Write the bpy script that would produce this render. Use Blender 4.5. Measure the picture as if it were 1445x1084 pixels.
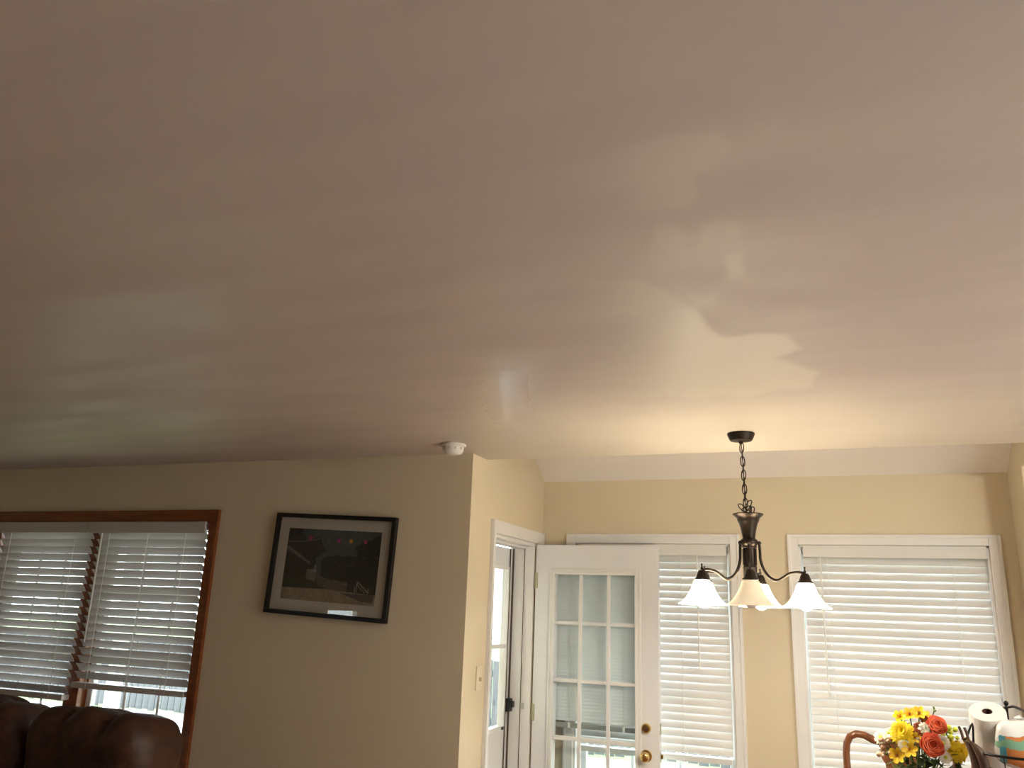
import bpy, bmesh, math, random
import numpy as np
from mathutils import Vector, Matrix

random.seed(7)
for o in list(bpy.data.objects):
    bpy.data.objects.remove(o)
scene = bpy.context.scene
COL = scene.collection

# ------------------------------------------------------------------ camera
W_PX, H_PX, F_PX = 1445.0, 1084.0, 1157.0
def unit(v): return v / np.linalg.norm(v)
CEN = np.array([722.5, 542.0])
_Z = unit(np.array([880 - CEN[0], -3665 - CEN[1], F_PX]))
_X = -unit(np.array([-2350 - CEN[0], 745 - CEN[1], F_PX]))
_X = unit(_X - _Z * (_X @ _Z)); _Y = np.cross(_Z, _X)
ROT = np.stack([_X, _Y, _Z])                     # world = ROT @ (right, down, forward)
EYE = np.array([0, 0, 1.68])
def ray(x, y): return ROT @ unit(np.array([x - CEN[0], y - CEN[1], F_PX]))
def onz(x, y, z): d = ray(x, y); return Vector(EYE + d * (z - EYE[2]) / d[2])
def ony(x, y, Y): d = ray(x, y); return Vector(EYE + d * (Y - EYE[1]) / d[1])
def onx(x, y, X): d = ray(x, y); return Vector(EYE + d * (X - EYE[0]) / d[0])

cam_d = bpy.data.cameras.new('camera'); cam = bpy.data.objects.new('camera', cam_d); COL.objects.link(cam)
cam_d.sensor_width = 36.0; cam_d.lens = 36.0 * F_PX / W_PX; cam_d.clip_start = 0.02; cam_d.clip_end = 300
m = Matrix.Identity(4)
for i in range(3):
    m[i][0] = ROT[i, 0]; m[i][1] = -ROT[i, 1]; m[i][2] = -ROT[i, 2]; m[i][3] = EYE[i]
cam.matrix_world = m
scene.camera = cam

# ------------------------------------------------------------------ light set-up
SKY_STRENGTH = 7.2
SHADE_GLOW = 12.0
BULB_GLOW = 125.0
FILL_LAMP_GLOW = 108.0
scene.view_settings.view_transform = 'Standard'; scene.view_settings.look = 'None'
scene.view_settings.gamma = 1.0; scene.view_settings.use_curve_mapping = False
scene.view_settings.exposure = 0.45
world = bpy.data.worlds.new('overcast_sky'); scene.world = world; world.use_nodes = True
bg = world.node_tree.nodes['Background']; bg.inputs[0].default_value = (0.86, 0.935, 1.0, 1); bg.inputs[1].default_value = SKY_STRENGTH

# ------------------------------------------------------------------ materials
def new_mat(name):
    mt = bpy.data.materials.new(name); mt.use_nodes = True
    return mt, mt.node_tree.nodes, mt.node_tree.links
def mat(name, col, rough=0.6, metal=0.0, spec=0.5, noise=0.0, nscale=20.0, stretch=(1, 1, 1), bump=0.0, bscale=200.0, col2=None, sheen=0.0, coat=0.0):
    mt, N, L = new_mat(name); p = N['Principled BSDF']
    p.inputs['Base Color'].default_value = (*col, 1); p.inputs['Roughness'].default_value = rough
    p.inputs['Metallic'].default_value = metal; p.inputs['Specular IOR Level'].default_value = spec
    p.inputs['Coat Weight'].default_value = coat
    tc = N.new('ShaderNodeTexCoord')
    if noise or col2:
        mp = N.new('ShaderNodeMapping'); mp.inputs['Scale'].default_value = stretch
        nz = N.new('ShaderNodeTexNoise'); nz.inputs['Scale'].default_value = nscale; nz.inputs['Detail'].default_value = 5
        mx = N.new('ShaderNodeMix'); mx.data_type = 'RGBA'
        c2 = col2 if col2 else tuple(c * (1 - noise) for c in col)
        mx.inputs['A'].default_value = (*col, 1); mx.inputs['B'].default_value = (*c2, 1)
        L.new(tc.outputs['Object'], mp.inputs[0]); L.new(mp.outputs[0], nz.inputs['Vector'])
        rp = N.new('ShaderNodeMapRange'); rp.inputs['From Min'].default_value = .35; rp.inputs['From Max'].default_value = .65
        L.new(nz.outputs['Fac'], rp.inputs[0]); L.new(rp.outputs[0], mx.inputs['Factor'])
        L.new(mx.outputs['Result'], p.inputs['Base Color'])
    if bump:
        nb = N.new('ShaderNodeTexNoise'); nb.inputs['Scale'].default_value = bscale; nb.inputs['Detail'].default_value = 3
        bp = N.new('ShaderNodeBump'); bp.inputs['Strength'].default_value = bump; bp.inputs['Distance'].default_value = .004
        L.new(tc.outputs['Object'], nb.inputs['Vector']); L.new(nb.outputs['Fac'], bp.inputs['Height']); L.new(bp.outputs[0], p.inputs['Normal'])
    return mt
def glass_mat(name, tint=(1, 1, 1), rough=0.0, ior=1.5):
    mt, N, L = new_mat(name); N.remove(N['Principled BSDF'])
    t = N.new('ShaderNodeBsdfTransparent'); t.inputs[0].default_value = (*tint, 1)
    g = N.new('ShaderNodeBsdfGlossy'); g.inputs['Roughness'].default_value = rough
    lw = N.new('ShaderNodeLayerWeight'); lw.inputs[0].default_value = .5
    pw = N.new('ShaderNodeMath'); pw.operation = 'POWER'; pw.inputs[1].default_value = 5; L.new(lw.outputs['Facing'], pw.inputs[0])
    f = N.new('ShaderNodeMath'); f.operation = 'MULTIPLY_ADD'; f.inputs[1].default_value = .96; f.inputs[2].default_value = .04; L.new(pw.outputs[0], f.inputs[0])
    mx = N.new('ShaderNodeMixShader')
    L.new(f.outputs[0], mx.inputs[0]); L.new(t.outputs[0], mx.inputs[1]); L.new(g.outputs[0], mx.inputs[2])
    L.new(mx.outputs[0], N['Material Output'].inputs[0])
    return mt
def emit_mat(name, col, s):
    mt, N, L = new_mat(name); N.remove(N['Principled BSDF'])
    e = N.new('ShaderNodeEmission'); e.inputs[0].default_value = (*col, 1); e.inputs[1].default_value = s
    L.new(e.outputs[0], N['Material Output'].inputs[0]); return mt
def shade_mat(name, glow):
    mt, N, L = new_mat(name); p = N['Principled BSDF']
    p.inputs['Roughness'].default_value = .35
    tc = N.new('ShaderNodeTexCoord'); nz = N.new('ShaderNodeTexNoise'); nz.inputs['Scale'].default_value = 14; nz.inputs['Detail'].default_value = 4; nz.inputs['Distortion'].default_value = 1.5
    L.new(tc.outputs['Object'], nz.inputs['Vector'])
    mx = N.new('ShaderNodeMix'); mx.data_type = 'RGBA'; mx.inputs['A'].default_value = (.78, .68, .48, 1); mx.inputs['B'].default_value = (.9, .85, .72, 1)
    L.new(nz.outputs['Fac'], mx.inputs['Factor']); L.new(mx.outputs['Result'], p.inputs['Base Color'])
    tr = N.new('ShaderNodeBsdfTranslucent'); L.new(mx.outputs['Result'], tr.inputs[0])
    ms = N.new('ShaderNodeMixShader'); ms.inputs[0].default_value = .5
    L.new(p.outputs[0], ms.inputs[1]); L.new(tr.outputs[0], ms.inputs[2]); out = ms.outputs[0]
    if glow:
        e = N.new('ShaderNodeEmission'); e.inputs[0].default_value = (1.0, .91, .75, 1); e.inputs[1].default_value = glow
        ad = N.new('ShaderNodeAddShader'); L.new(out, ad.inputs[0]); L.new(e.outputs[0], ad.inputs[1]); out = ad.outputs[0]
    L.new(out, N['Material Output'].inputs[0]); return mt
def wood_mat(name, c1, c2, rough=.35, axis=(1, 12, 12), scale=4.0):
    return mat(name, c1, rough, col2=c2, nscale=scale, stretch=axis, bump=.05, bscale=60, coat=.15)

M = {}
M['wall'] = mat('wall_paint', (.69, .595, .435), .55, noise=.03, nscale=3, bump=.04, bscale=260)
M['white'] = mat('white_trim_paint', (.80, .79, .78), .35, noise=.02, nscale=8)
M['doorwhite'] = mat('white_door_paint', (.78, .78, .80), .32, noise=.03, nscale=5)
M['vinyl'] = mat('white_vinyl', (.82, .83, .84), .4)
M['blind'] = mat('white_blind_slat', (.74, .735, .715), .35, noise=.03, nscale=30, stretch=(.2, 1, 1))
M['blind_shaded'] = mat('shaded_white_blind_slat', (.54, .51, .49), .4, noise=.04, nscale=30, stretch=(.2, 1, 1))  # white slats with the living room shade put into their colour
M['mini'] = mat('grey_white_mini_blind', (.84, .88, .92), .4)
M['minirail'] = mat('grey_rail', (.30, .31, .31), .4)
M['cord'] = mat('white_cord', (.85, .84, .80), .7)
M['casing'] = wood_mat('oak_casing', (.26, .070, .012), (.16, .038, .006), .3)
M['floor'] = mat('tan_carpet', (.34, .18, .10), .95, noise=.15, nscale=60, bump=.3, bscale=400)
M['bronze'] = mat('oil_rubbed_bronze', (.045, .032, .024), .38, .75, noise=.4, nscale=30)
M['brass'] = mat('polished_brass', (.78, .55, .22), .16, 1.0)
M['brassdull'] = mat('dull_brass_hinge', (.45, .42, .30), .4, .8)
M['keyhole'] = mat('keyway_dark_brass', (.18, .10, .06), .35, .8)
M['dark'] = mat('black_plastic', (.012, .012, .013), .35)
M['rubber'] = mat('dark_weatherstrip', (.10, .075, .06), .7)
M['metal'] = mat('brushed_aluminium', (.5, .5, .5), .35, .9)
M['plate'] = mat('almond_plastic', (.74, .66, .50), .4)
M['detector'] = mat('white_plastic', (.76, .72, .66), .4)
M['glass'] = glass_mat('window_glass', (.96, .98, .97))
M['shade_lit'] = shade_mat('lit_alabaster_glass', SHADE_GLOW)
M['shade_off'] = shade_mat('unlit_glass_added_glow', .20)  # unlit shade; small glow stands in for light spilled from its neighbours
M['bulb'] = emit_mat('bulb_glow', (1.0, .92, .80), BULB_GLOW)
M['dome'] = emit_mat('fill_lamp_glow', (1.0, .94, .84), FILL_LAMP_GLOW)
M['bulb_off'] = mat('frosted_bulb', (.85, .83, .78), .3)
M['frame'] = mat('black_picture_frame', (.004, .003, .003), .35)
M['mat'] = mat('cream_mat_board', (.60, .52, .47), .8, noise=.04, nscale=40)
M['leather'] = mat('brown_leather', (.085, .032, .018), .5, noise=.5, nscale=14, bump=.8, bscale=28)
M['leather2'] = mat('brown_leather_panel', (.10, .045, .026), .45, noise=.3, nscale=9, bump=.2, bscale=60)
M['piping'] = mat('tan_piping', (.40, .27, .18), .5)
M['chairwood'] = wood_mat('cherry_wood', (.20, .070, .026), (.13, .042, .015), .28, (3, 3, 1), 5)
M['tablewood'] = wood_mat('table_wood', (.20, .075, .03), (.16, .056, .022), .35, (1, 14, 1), 5)
M['fabric'] = mat('cream_seat_fabric', (.5, .42, .3), .9, bump=.2, bscale=300)
M['wire'] = mat('black_iron_wire', (.012, .011, .012), .45, .5)
M['paper'] = mat('paper_towel', (.80, .77, .72), .9, noise=.03, nscale=60, bump=.25, bscale=120)
M['card'] = mat('brown_cardboard_core', (.10, .05, .035), .9)
M['banana'] = mat('overripe_banana_peel', (.055, .026, .018), .5, col2=(.10, .05, .02), nscale=12)
M['stem'] = mat('flower_stem', (.10, .17, .04), .6)
M['leaf'] = mat('dark_green_leaf', (.035, .065, .018), .5, col2=(.075, .11, .025), nscale=20)
M['leaf2'] = mat('light_green_leaf', (.20, .26, .05), .5, col2=(.12, .18, .03), nscale=20)
M['y1'] = mat('yellow_petal', (.86, .66, .005), .6, col2=(.80, .52, .0), nscale=25)
M['y2'] = mat('golden_petal', (.78, .46, .01), .6, col2=(.80, .60, .02), nscale=25)
M['r1'] = mat('coral_red_petal', (.80, .13, .035), .55, col2=(.72, .075, .025), nscale=25)
M['w1'] = mat('cream_white_petal', (.82, .78, .66), .6)
M['rust'] = mat('rust_petal', (.30, .07, .02), .7, col2=(.42, .14, .03), nscale=30)
M['pink'] = mat('dusty_pink_bud', (.62, .40, .26), .7, col2=(.50, .30, .2), nscale=30)
M['gy'] = mat('yellow_green_centre', (.55, .60, .05), .7)
M['vase'] = glass_mat('vase_glass', (.85, .92, .88))
M['grass'] = mat('lawn_grass', (.16, .24, .09), .9, col2=(.24, .30, .14), nscale=1.2)
M['concrete'] = mat('pale_concrete', (.45, .45, .44), .9, noise=.15, nscale=2)
M['patio'] = mat('bounce_slab_concrete', (.62, .60, .57), .9, noise=.08, nscale=2)
M['porch'] = mat('shade_roof_paint', (.30, .29, .28), .8)
M['siding'] = mat('beige_siding', (.42, .38, .33), .8, noise=.08, nscale=2)
M['roofing'] = mat('grey_shingle_roof', (.12, .11, .11), .9, noise=.3, nscale=6)
M['fence'] = mat('weathered_grey_boards', (.115, .12, .125), .85, noise=.3, nscale=5, stretch=(4, 4, .5))
M['bark'] = mat('tree_bark', (.08, .065, .05), .9)
M['crown'] = mat('tree_foliage', (.10, .13, .07), .9, col2=(.18, .20, .13), nscale=3)

# ceiling: worn touch-up paint, sheen and tint differ from patch to patch (mesh attribute "patch" + brush streaks)
def ceiling_material():
    mt, N, L = new_mat('ceiling_patched_paint'); p = N['Principled BSDF']
    tc = N.new('ShaderNodeTexCoord')
    at = N.new('ShaderNodeAttribute'); at.attribute_name = 'patch'
    mp = N.new('ShaderNodeMapping'); mp.inputs['Scale'].default_value = (.75, 3.2, 1); mp.inputs['Rotation'].default_value = (0, 0, .16)
    nz = N.new('ShaderNodeTexNoise'); nz.inputs['Scale'].default_value = 1.6; nz.inputs['Detail'].default_value = 4; nz.inputs['Roughness'].default_value = .5; nz.inputs['Distortion'].default_value = .25
    L.new(tc.outputs['Object'], mp.inputs[0]); L.new(mp.outputs[0], nz.inputs['Vector'])
    st = N.new('ShaderNodeMapRange'); st.inputs['From Min'].default_value = .40; st.inputs['From Max'].default_value = .60; L.new(nz.outputs['Fac'], st.inputs[0])
    fine = N.new('ShaderNodeTexNoise'); fine.inputs['Scale'].default_value = 90; fine.inputs['Detail'].default_value = 2; L.new(tc.outputs['Object'], fine.inputs['Vector'])
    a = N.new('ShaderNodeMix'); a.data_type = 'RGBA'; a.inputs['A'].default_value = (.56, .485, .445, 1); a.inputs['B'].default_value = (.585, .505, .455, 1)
    L.new(st.outputs[0], a.inputs['Factor'])
    b = N.new('ShaderNodeMix'); b.data_type = 'RGBA'; b.inputs['B'].default_value = (.64, .575, .485, 1)
    L.new(a.outputs['Result'], b.inputs['A']); L.new(at.outputs['Fac'], b.inputs['Factor']); L.new(b.outputs['Result'], p.inputs['Base Color'])
    r1 = N.new('ShaderNodeMapRange'); r1.inputs['To Min'].default_value = .62; r1.inputs['To Max'].default_value = .48; L.new(st.outputs[0], r1.inputs[0])
    r2 = N.new('ShaderNodeMix'); r2.data_type = 'FLOAT'; L.new(at.outputs['Fac'], r2.inputs['Factor']); L.new(r1.outputs[0], r2.inputs['A']); r2.inputs['B'].default_value = .46
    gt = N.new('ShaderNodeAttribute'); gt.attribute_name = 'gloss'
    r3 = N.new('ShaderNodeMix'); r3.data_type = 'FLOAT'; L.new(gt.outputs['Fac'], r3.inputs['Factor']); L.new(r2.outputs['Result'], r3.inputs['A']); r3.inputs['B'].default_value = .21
    L.new(r3.outputs['Result'], p.inputs['Roughness'])
    bp = N.new('ShaderNodeBump'); bp.inputs['Strength'].default_value = .05; bp.inputs['Distance'].default_value = .002
    L.new(fine.outputs['Fac'], bp.inputs['Height']); L.new(bp.outputs[0], p.inputs['Normal'])
    return mt
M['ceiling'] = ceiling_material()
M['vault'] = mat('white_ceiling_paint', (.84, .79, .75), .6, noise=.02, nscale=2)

# ------------------------------------------------------------------ mesh helpers
class MB:
    def __init__(s): s.v = []; s.f = []
    def add(s, vs, fs):
        b = len(s.v); s.v += [tuple(v) for v in vs]; s.f += [tuple(i + b for i in f) for f in fs]; return s
    def box(s, x0, x1, y0, y1, z0, z1):
        x0, x1 = min(x0, x1), max(x0, x1); y0, y1 = min(y0, y1), max(y0, y1); z0, z1 = min(z0, z1), max(z0, z1)
        return s.add([(x0, y0, z0), (x1, y0, z0), (x1, y1, z0), (x0, y1, z0), (x0, y0, z1), (x1, y0, z1), (x1, y1, z1), (x0, y1, z1)],
                     [(0, 3, 2, 1), (4, 5, 6, 7), (0, 1, 5, 4), (1, 2, 6, 5), (2, 3, 7, 6), (3, 0, 4, 7)])
    def lathe(s, prof, seg=24, c=(0, 0, 0), close=False, ax='z'):
        vs = []; fs = []; n = len(prof)
        for k in range(seg):
            a = 2 * math.pi * k / seg
            for (r, z) in prof:
                x, y = r * math.cos(a), r * math.sin(a)
                q = (x, y, z) if ax == 'z' else ((x, z, -y) if ax == 'y' else (z, x, y))
                vs.append((q[0] + c[0], q[1] + c[1], q[2] + c[2]))
        for k in range(seg):
            k2 = (k + 1) % seg
            for i in range(n - 1 if not close else n):
                j = (i + 1) % n
                fs.append((k * n + i, k2 * n + i, k2 * n + j, k * n + j))
        return s.add(vs, fs)
    def tube(s, pts, r, seg=8, closed=False, caps=True):
        pts = [Vector(p) for p in pts]; n = len(pts); rs = r if isinstance(r, (list, tuple)) else [r] * n
        vs = []; fs = []; up = None
        for i, p in enumerate(pts):
            if closed: t = pts[(i + 1) % n] - pts[i - 1]
            else: t = pts[min(i + 1, n - 1)] - pts[max(i - 1, 0)]
            t.normalize()
            if up is None:
                up = Vector((0, 0, 1)) if abs(t.z) < .9 else Vector((1, 0, 0))
            up = (up - t * up.dot(t)).normalized(); sd = t.cross(up)
            for k in range(seg):
                a = 2 * math.pi * k / seg
                vs.append(p + (up * math.cos(a) + sd * math.sin(a)) * rs[i])
        for i in range(n if closed else n - 1):
            j = (i + 1) % n
            for k in range(seg):
                k2 = (k + 1) % seg
                fs.append((i * seg + k, i * seg + k2, j * seg + k2, j * seg + k))
        if caps and not closed:
            fs.append(tuple(range(seg))[::-1]); fs.append(tuple((n - 1) * seg + k for k in range(seg)))
        return s.add(vs, fs)
    def sphere(s, c, r, seg=12, rings=8, sc=(1, 1, 1)):
        prof = [(max(1e-4, r * math.sin(math.pi * i / rings)), -r * math.cos(math.pi * i / rings)) for i in range(rings + 1)]
        t = MB().lathe(prof, seg)
        return s.add([(v[0] * sc[0] + c[0], v[1] * sc[1] + c[1], v[2] * sc[2] + c[2]) for v in t.v], t.f)
    def prism(s, poly, y0, y1):
        """polygon given in (x, z), extruded along y"""
        n = len(poly)
        return s.add([(x, y0, z) for x, z in poly] + [(x, y1, z) for x, z in poly],
                     [tuple(range(n)), tuple(range(2 * n - 1, n - 1, -1))] + [(i, i + n, (i + 1) % n + n, (i + 1) % n) for i in range(n)])
    def build(s, name, material, parent=None, smooth=False, bevel=0.0, seg=2, angle=40):
        me = bpy.data.meshes.new(name); me.from_pydata(s.v, [], s.f); me.update()
        bm = bmesh.new(); bm.from_mesh(me); bmesh.ops.recalc_face_normals(bm, faces=bm.faces)
        if bevel:
            es = [e for e in bm.edges if len(e.link_faces) == 2 and e.calc_face_angle(0) > .6]
            bmesh.ops.bevel(bm, geom=es, offset=bevel, segments=seg, profile=.6, affect='EDGES', clamp_overlap=True)
        bm.to_mesh(me); bm.free()
        if smooth:
            me.shade_smooth()
            if angle < 180: me.set_sharp_from_angle(angle=math.radians(angle))
        me.materials.append(material)
        o = bpy.data.objects.new(name, me); COL.objects.link(o)
        if parent: o.parent = parent
        return o
def empty(name, loc=(0, 0, 0), rot=(0, 0, 0), parent=None):
    o = bpy.data.objects.new(name, None); COL.objects.link(o); o.location = loc; o.rotation_euler = rot
    o.empty_display_size = .05
    if parent: o.parent = parent
    return o
def tag(o, label=None, cat=None, group=None, kind=None):
    if label: o['label'] = label
    if cat: o['category'] = cat
    if group: o['group'] = group
    if kind: o['kind'] = kind
    return o
def struct(o, label, cat): return tag(o, label, cat, kind='structure')
def copy_to(o, parent, loc=None, name=None):
    c = o.copy(); COL.objects.link(c); c.parent = parent
    if loc is not None: c.location = loc
    return c

# ------------------------------------------------------------------ room dimensions
YW, XS, YB, YE, XR = 3.778, -1.677, 4.905, 3.960, 0.885
CEIL, BTOP = 2.44, 2.467
XL, XRR, YR = -5.6, 2.4, -3.6
VS = math.tan(math.radians(31.5))

def wall_x(name, y0, y1, x0, x1, z0, z1, holes, label):
    """wall running along X between y0 and y1; holes (xa, xb, za, zb)"""
    b = MB(); xs = sorted({x0, x1, *[h[0] for h in holes], *[h[1] for h in holes]})
    for a, c in zip(xs, xs[1:]):
        hs = sorted([h for h in holes if h[0] <= a + 1e-6 and h[1] >= c - 1e-6], key=lambda h: h[2]); z = z0
        for h in hs:
            if h[2] > z: b.box(a, c, y0, y1, z, h[2])
            z = h[3]
        if z < z1: b.box(a, c, y0, y1, z, z1)
    return struct(b.build(name, M['wall']), label, 'wall')
def wall_y(name, x0, x1, y0, y1, z0, z1, holes, label):
    b = MB(); ys = sorted({y0, y1, *[h[0] for h in holes], *[h[1] for h in holes]})
    for a, c in zip(ys, ys[1:]):
        hs = sorted([h for h in holes if h[0] <= a + 1e-6 and h[1] >= c - 1e-6], key=lambda h: h[2]); z = z0
        for h in hs:
            if h[2] > z: b.box(x0, x1, a, c, z, h[2])
            z = h[3]
        if z < z1: b.box(x0, x1, a, c, z, z1)
    return struct(b.build(name, M['wall']), label, 'wall')

WL = (-4.94, -3.283, .55, 2.10)                 # living room window opening
W1 = (-1.461, -.543, .55, 2.085)                # dining windows
W2 = (-.174, .760, .55, 2.085)
DY0, DY1, DTOP = 4.100, 4.765, 2.070            # doorway in the side wall
T = .15
wall_x('wall_left', YW, YW + T, XL - T, XS, -.02, CEIL + .05, [WL], 'shaded beige living room wall with the oak-trimmed double window')
wall_y('wall_door', XS - T, XS, YW + T, YB + T, -.02, 3.25, [(DY0, DY1, -.02, DTOP)], 'pale yellow side wall with the open doorway')
wall_x('wall_back', YB, YB + T, XS, XR + T, -.02, 3.25, [W1, W2], 'yellow dining wall with two white-trimmed windows')
YK = 4.56
wall_y('wall_right', XR, XR + T, YE, YB, -.02, 3.25, [(YE, YK, -.02, CEIL)], 'yellow end wall of the dining bay right of the window')
wall_x('wall_kitchen', YK, YK + T, XR + T, XRR + T, -.02, CEIL + .05, [], 'beige wall carrying on to the right of the dining bay')
RW = []
KW = [(-.2, 3.0, .02, 2.12)]
wall_x('wall_rear', YR - T, YR, XL - T, XRR + T, -.02, CEIL + .05, RW, 'beige wall at the rear of the living room')
wall_y('wall_kitchen_side', XRR, XRR + T, YR, YK + T, -.02, CEIL + .05, KW, 'beige kitchen side wall')
LWIN = [(-1.90, -1.10, 1.32, 1.64)]
wall_y('wall_far_left', XL - T, XL, YR, YW, -.02, CEIL + .05, LWIN, 'beige end wall of the living room')
struct(MB().box(XL - T, XRR + T, YR - T, YB + T, -.14, -.02).build('floor', M['floor']), 'tan carpeted floor of the room', 'floor')
# header above the flat ceiling's edge and the sloped ceiling of the bay
struct(MB().box(XS, XR, YE - .12, YE, CEIL + .004, 3.25).build('trim_1', M['vault']), 'white header face above the flat ceiling edge', 'header')
vb = MB(); za = BTOP; zb = BTOP + (YB - YE) * VS
vb.add([(XS, YB, za), (XR, YB, za), (XR, YE, zb), (XS, YE, zb), (XS, YB, za + .12), (XR, YB, za + .12), (XR, YE, zb + .12), (XS, YE, zb + .12)],
       [(0, 1, 2, 3), (4, 7, 6, 5), (0, 4, 5, 1), (1, 5, 6, 2), (2, 6, 7, 3), (3, 7, 4, 0)])
struct(vb.build('ceiling_vault', M['vault']), 'white sloped ceiling strip above the dining windows', 'ceiling')

# ---- flat ceiling with its paint patches
def seg_dist(px, py, a, b):
    ax, ay = a; bx, by = b; dx, dy = bx - ax, by - ay
    t = np.clip(((px - ax) * dx + (py - ay) * dy) / (dx * dx + dy * dy), 0, 1)
    return np.hypot(px - ax - t * dx, py - ay - t * dy)
def poly_mask(px, py, poly, soft):
    ins = np.zeros(px.shape, bool); d = np.full(px.shape, 1e9); n = len(poly)
    for i in range(n):
        (x1, y1), (x2, y2) = poly[i], poly[(i + 1) % n]
        if y1 != y2:
            ins ^= ((y1 > py) != (y2 > py)) & (px < (x2 - x1) * (py - y1) / (y2 - y1) + x1)
        d = np.minimum(d, seg_dist(px, py, (x1, y1), (x2, y2)))
    s = np.where(ins, d, -d); t = np.clip(s / soft * .5 + .5, 0, 1)
    return t * t * (3 - 2 * t)
def sstep(a, b, x):
    t = np.clip((x - a) / (b - a), 0, 1); return t * t * (3 - 2 * t)
def build_ceiling():
    xs = np.concatenate([np.arange(XL - T, -2.6, .25), np.arange(-2.6, -.95, .02), np.arange(-.95, .55, .0075), np.arange(.55, 1.0, .04), np.arange(1.0, XRR + T, .25), [XRR + T]])
    ys = np.concatenate([np.arange(YR - T, .6, .25), np.arange(.6, 1.0, .03), np.arange(1.0, 2.9, .009), np.arange(2.9, YE, .02), [YE]])
    thin = lambda a: np.array([v for i, v in enumerate(a) if i == 0 or v - a[i - 1] > 1e-4])
    xs, ys = thin(xs), thin(ys)
    GX, GY = np.meshgrid(xs, ys)
    P = np.stack([GX, GY, np.full(GX.shape, CEIL)], -1) - EYE
    Q = P @ ROT; fw = Q[..., 2]; ok = fw > .15
    px = np.where(ok, CEN[0] + F_PX * Q[..., 0] / np.where(ok, fw, 1), -9999); py = np.where(ok, CEN[1] + F_PX * Q[..., 1] / np.where(ok, fw, 1), -9999)
    # uneven roller edges
    wob = 3.0 * np.sin(px * .085 + py * .05) + 2.0 * np.sin(py * .21 + px * .03)
    x_, y_ = px + wob, py + .5 * wob
    lf = lambda a, b: sstep(a, b, px)
    m_ = np.zeros(px.shape)
    def lay(poly, v, soft=5, fade=None):
        nonlocal m_
        k = poly_mask(x_, y_, poly, soft) * v
        if fade: k = k * lf(*fade)
        m_ = np.maximum(m_, k)
    lay([(760, 395), (905, 396), (935, 408), (968, 432), (905, 446), (760, 452)], .75, 5, (780, 905))
    lay([(700, 470), (905, 446), (970, 433), (984, 440), (1006, 466), (1014, 474), (1060, 470), (1108, 470), (1132, 494), (1092, 506), (1157, 524), (1140, 545), (1040, 560), (700, 570)], 1.0, 5, (820, 985))
    lay([(820, 250), (880, 205), (960, 188), (1022, 188), (1030, 214), (1010, 232), (985, 246), (984, 278), (972, 296), (880, 298), (820, 290)], .55, 7, (840, 960))
    lay([(925, 318), (962, 318), (964, 356), (925, 352)], .45, 9)
    lay([(988, 316), (1042, 312), (1044, 345), (990, 352)], .5, 9)
    lay([(1020, 357), (1050, 352), (1052, 392), (1028, 398)], .9, 7)
    lay([(975, 417), (1010, 413), (1012, 430), (985, 432)], .7, 8)
    lay([(1060, 170), (1105, 165), (1110, 200), (1070, 205)], .22, 14)
    lay([(1165, 350), (1210, 345), (1215, 370), (1170, 376)], .3, 12)
    lay([(640, 580), (1445, 545), (1445, 660), (640, 660)], .7, 26)
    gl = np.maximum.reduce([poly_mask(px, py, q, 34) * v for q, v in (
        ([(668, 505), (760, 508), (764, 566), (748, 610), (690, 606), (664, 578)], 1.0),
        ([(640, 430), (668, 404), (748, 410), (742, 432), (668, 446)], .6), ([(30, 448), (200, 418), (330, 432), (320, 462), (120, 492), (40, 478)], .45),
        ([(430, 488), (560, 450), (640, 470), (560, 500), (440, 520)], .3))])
    n0, n1 = len(ys), len(xs)
    verts = np.stack([GX, GY, np.full(GX.shape, CEIL)], -1).reshape(-1, 3)
    idx = np.arange(n0 * n1).reshape(n0, n1)
    quads = np.stack([idx[:-1, :-1], idx[1:, :-1], idx[1:, 1:], idx[:-1, 1:]], -1).reshape(-1, 4)
    me = bpy.data.meshes.new('ceiling'); me.vertices.add(len(verts)); me.vertices.foreach_set('co', verts.ravel())
    me.loops.add(quads.size); me.loops.foreach_set('vertex_index', quads.ravel()); me.polygons.add(len(quads))
    me.polygons.foreach_set('loop_start', np.arange(0, quads.size, 4)); me.update(calc_edges=True)
    at = me.attributes.new('patch', 'FLOAT', 'POINT'); at.data.foreach_set('value', m_.ravel().astype(np.float32))
    at = me.attributes.new('gloss', 'FLOAT', 'POINT'); at.data.foreach_set('value', gl.ravel().astype(np.float32))
    me.materials.append(M['ceiling']); o = bpy.data.objects.new('ceiling', me); COL.objects.link(o)
    struct(o, 'flat ceiling with patchy touch-up paint and roller marks', 'ceiling')
build_ceiling()
struct(MB().box(XL - T, XRR + T, YR - T, YE - .125, CEIL + .012, CEIL + .14).build('ceiling_slab', M['vault']), 'board above the flat ceiling paint', 'ceiling')

struct(MB().box(XR + T, XRR + T, YE, YK + T, CEIL, CEIL + .14).build('ceiling_kitchen', M['vault']), 'flat kitchen ceiling beside the dining bay', 'ceiling')
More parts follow.
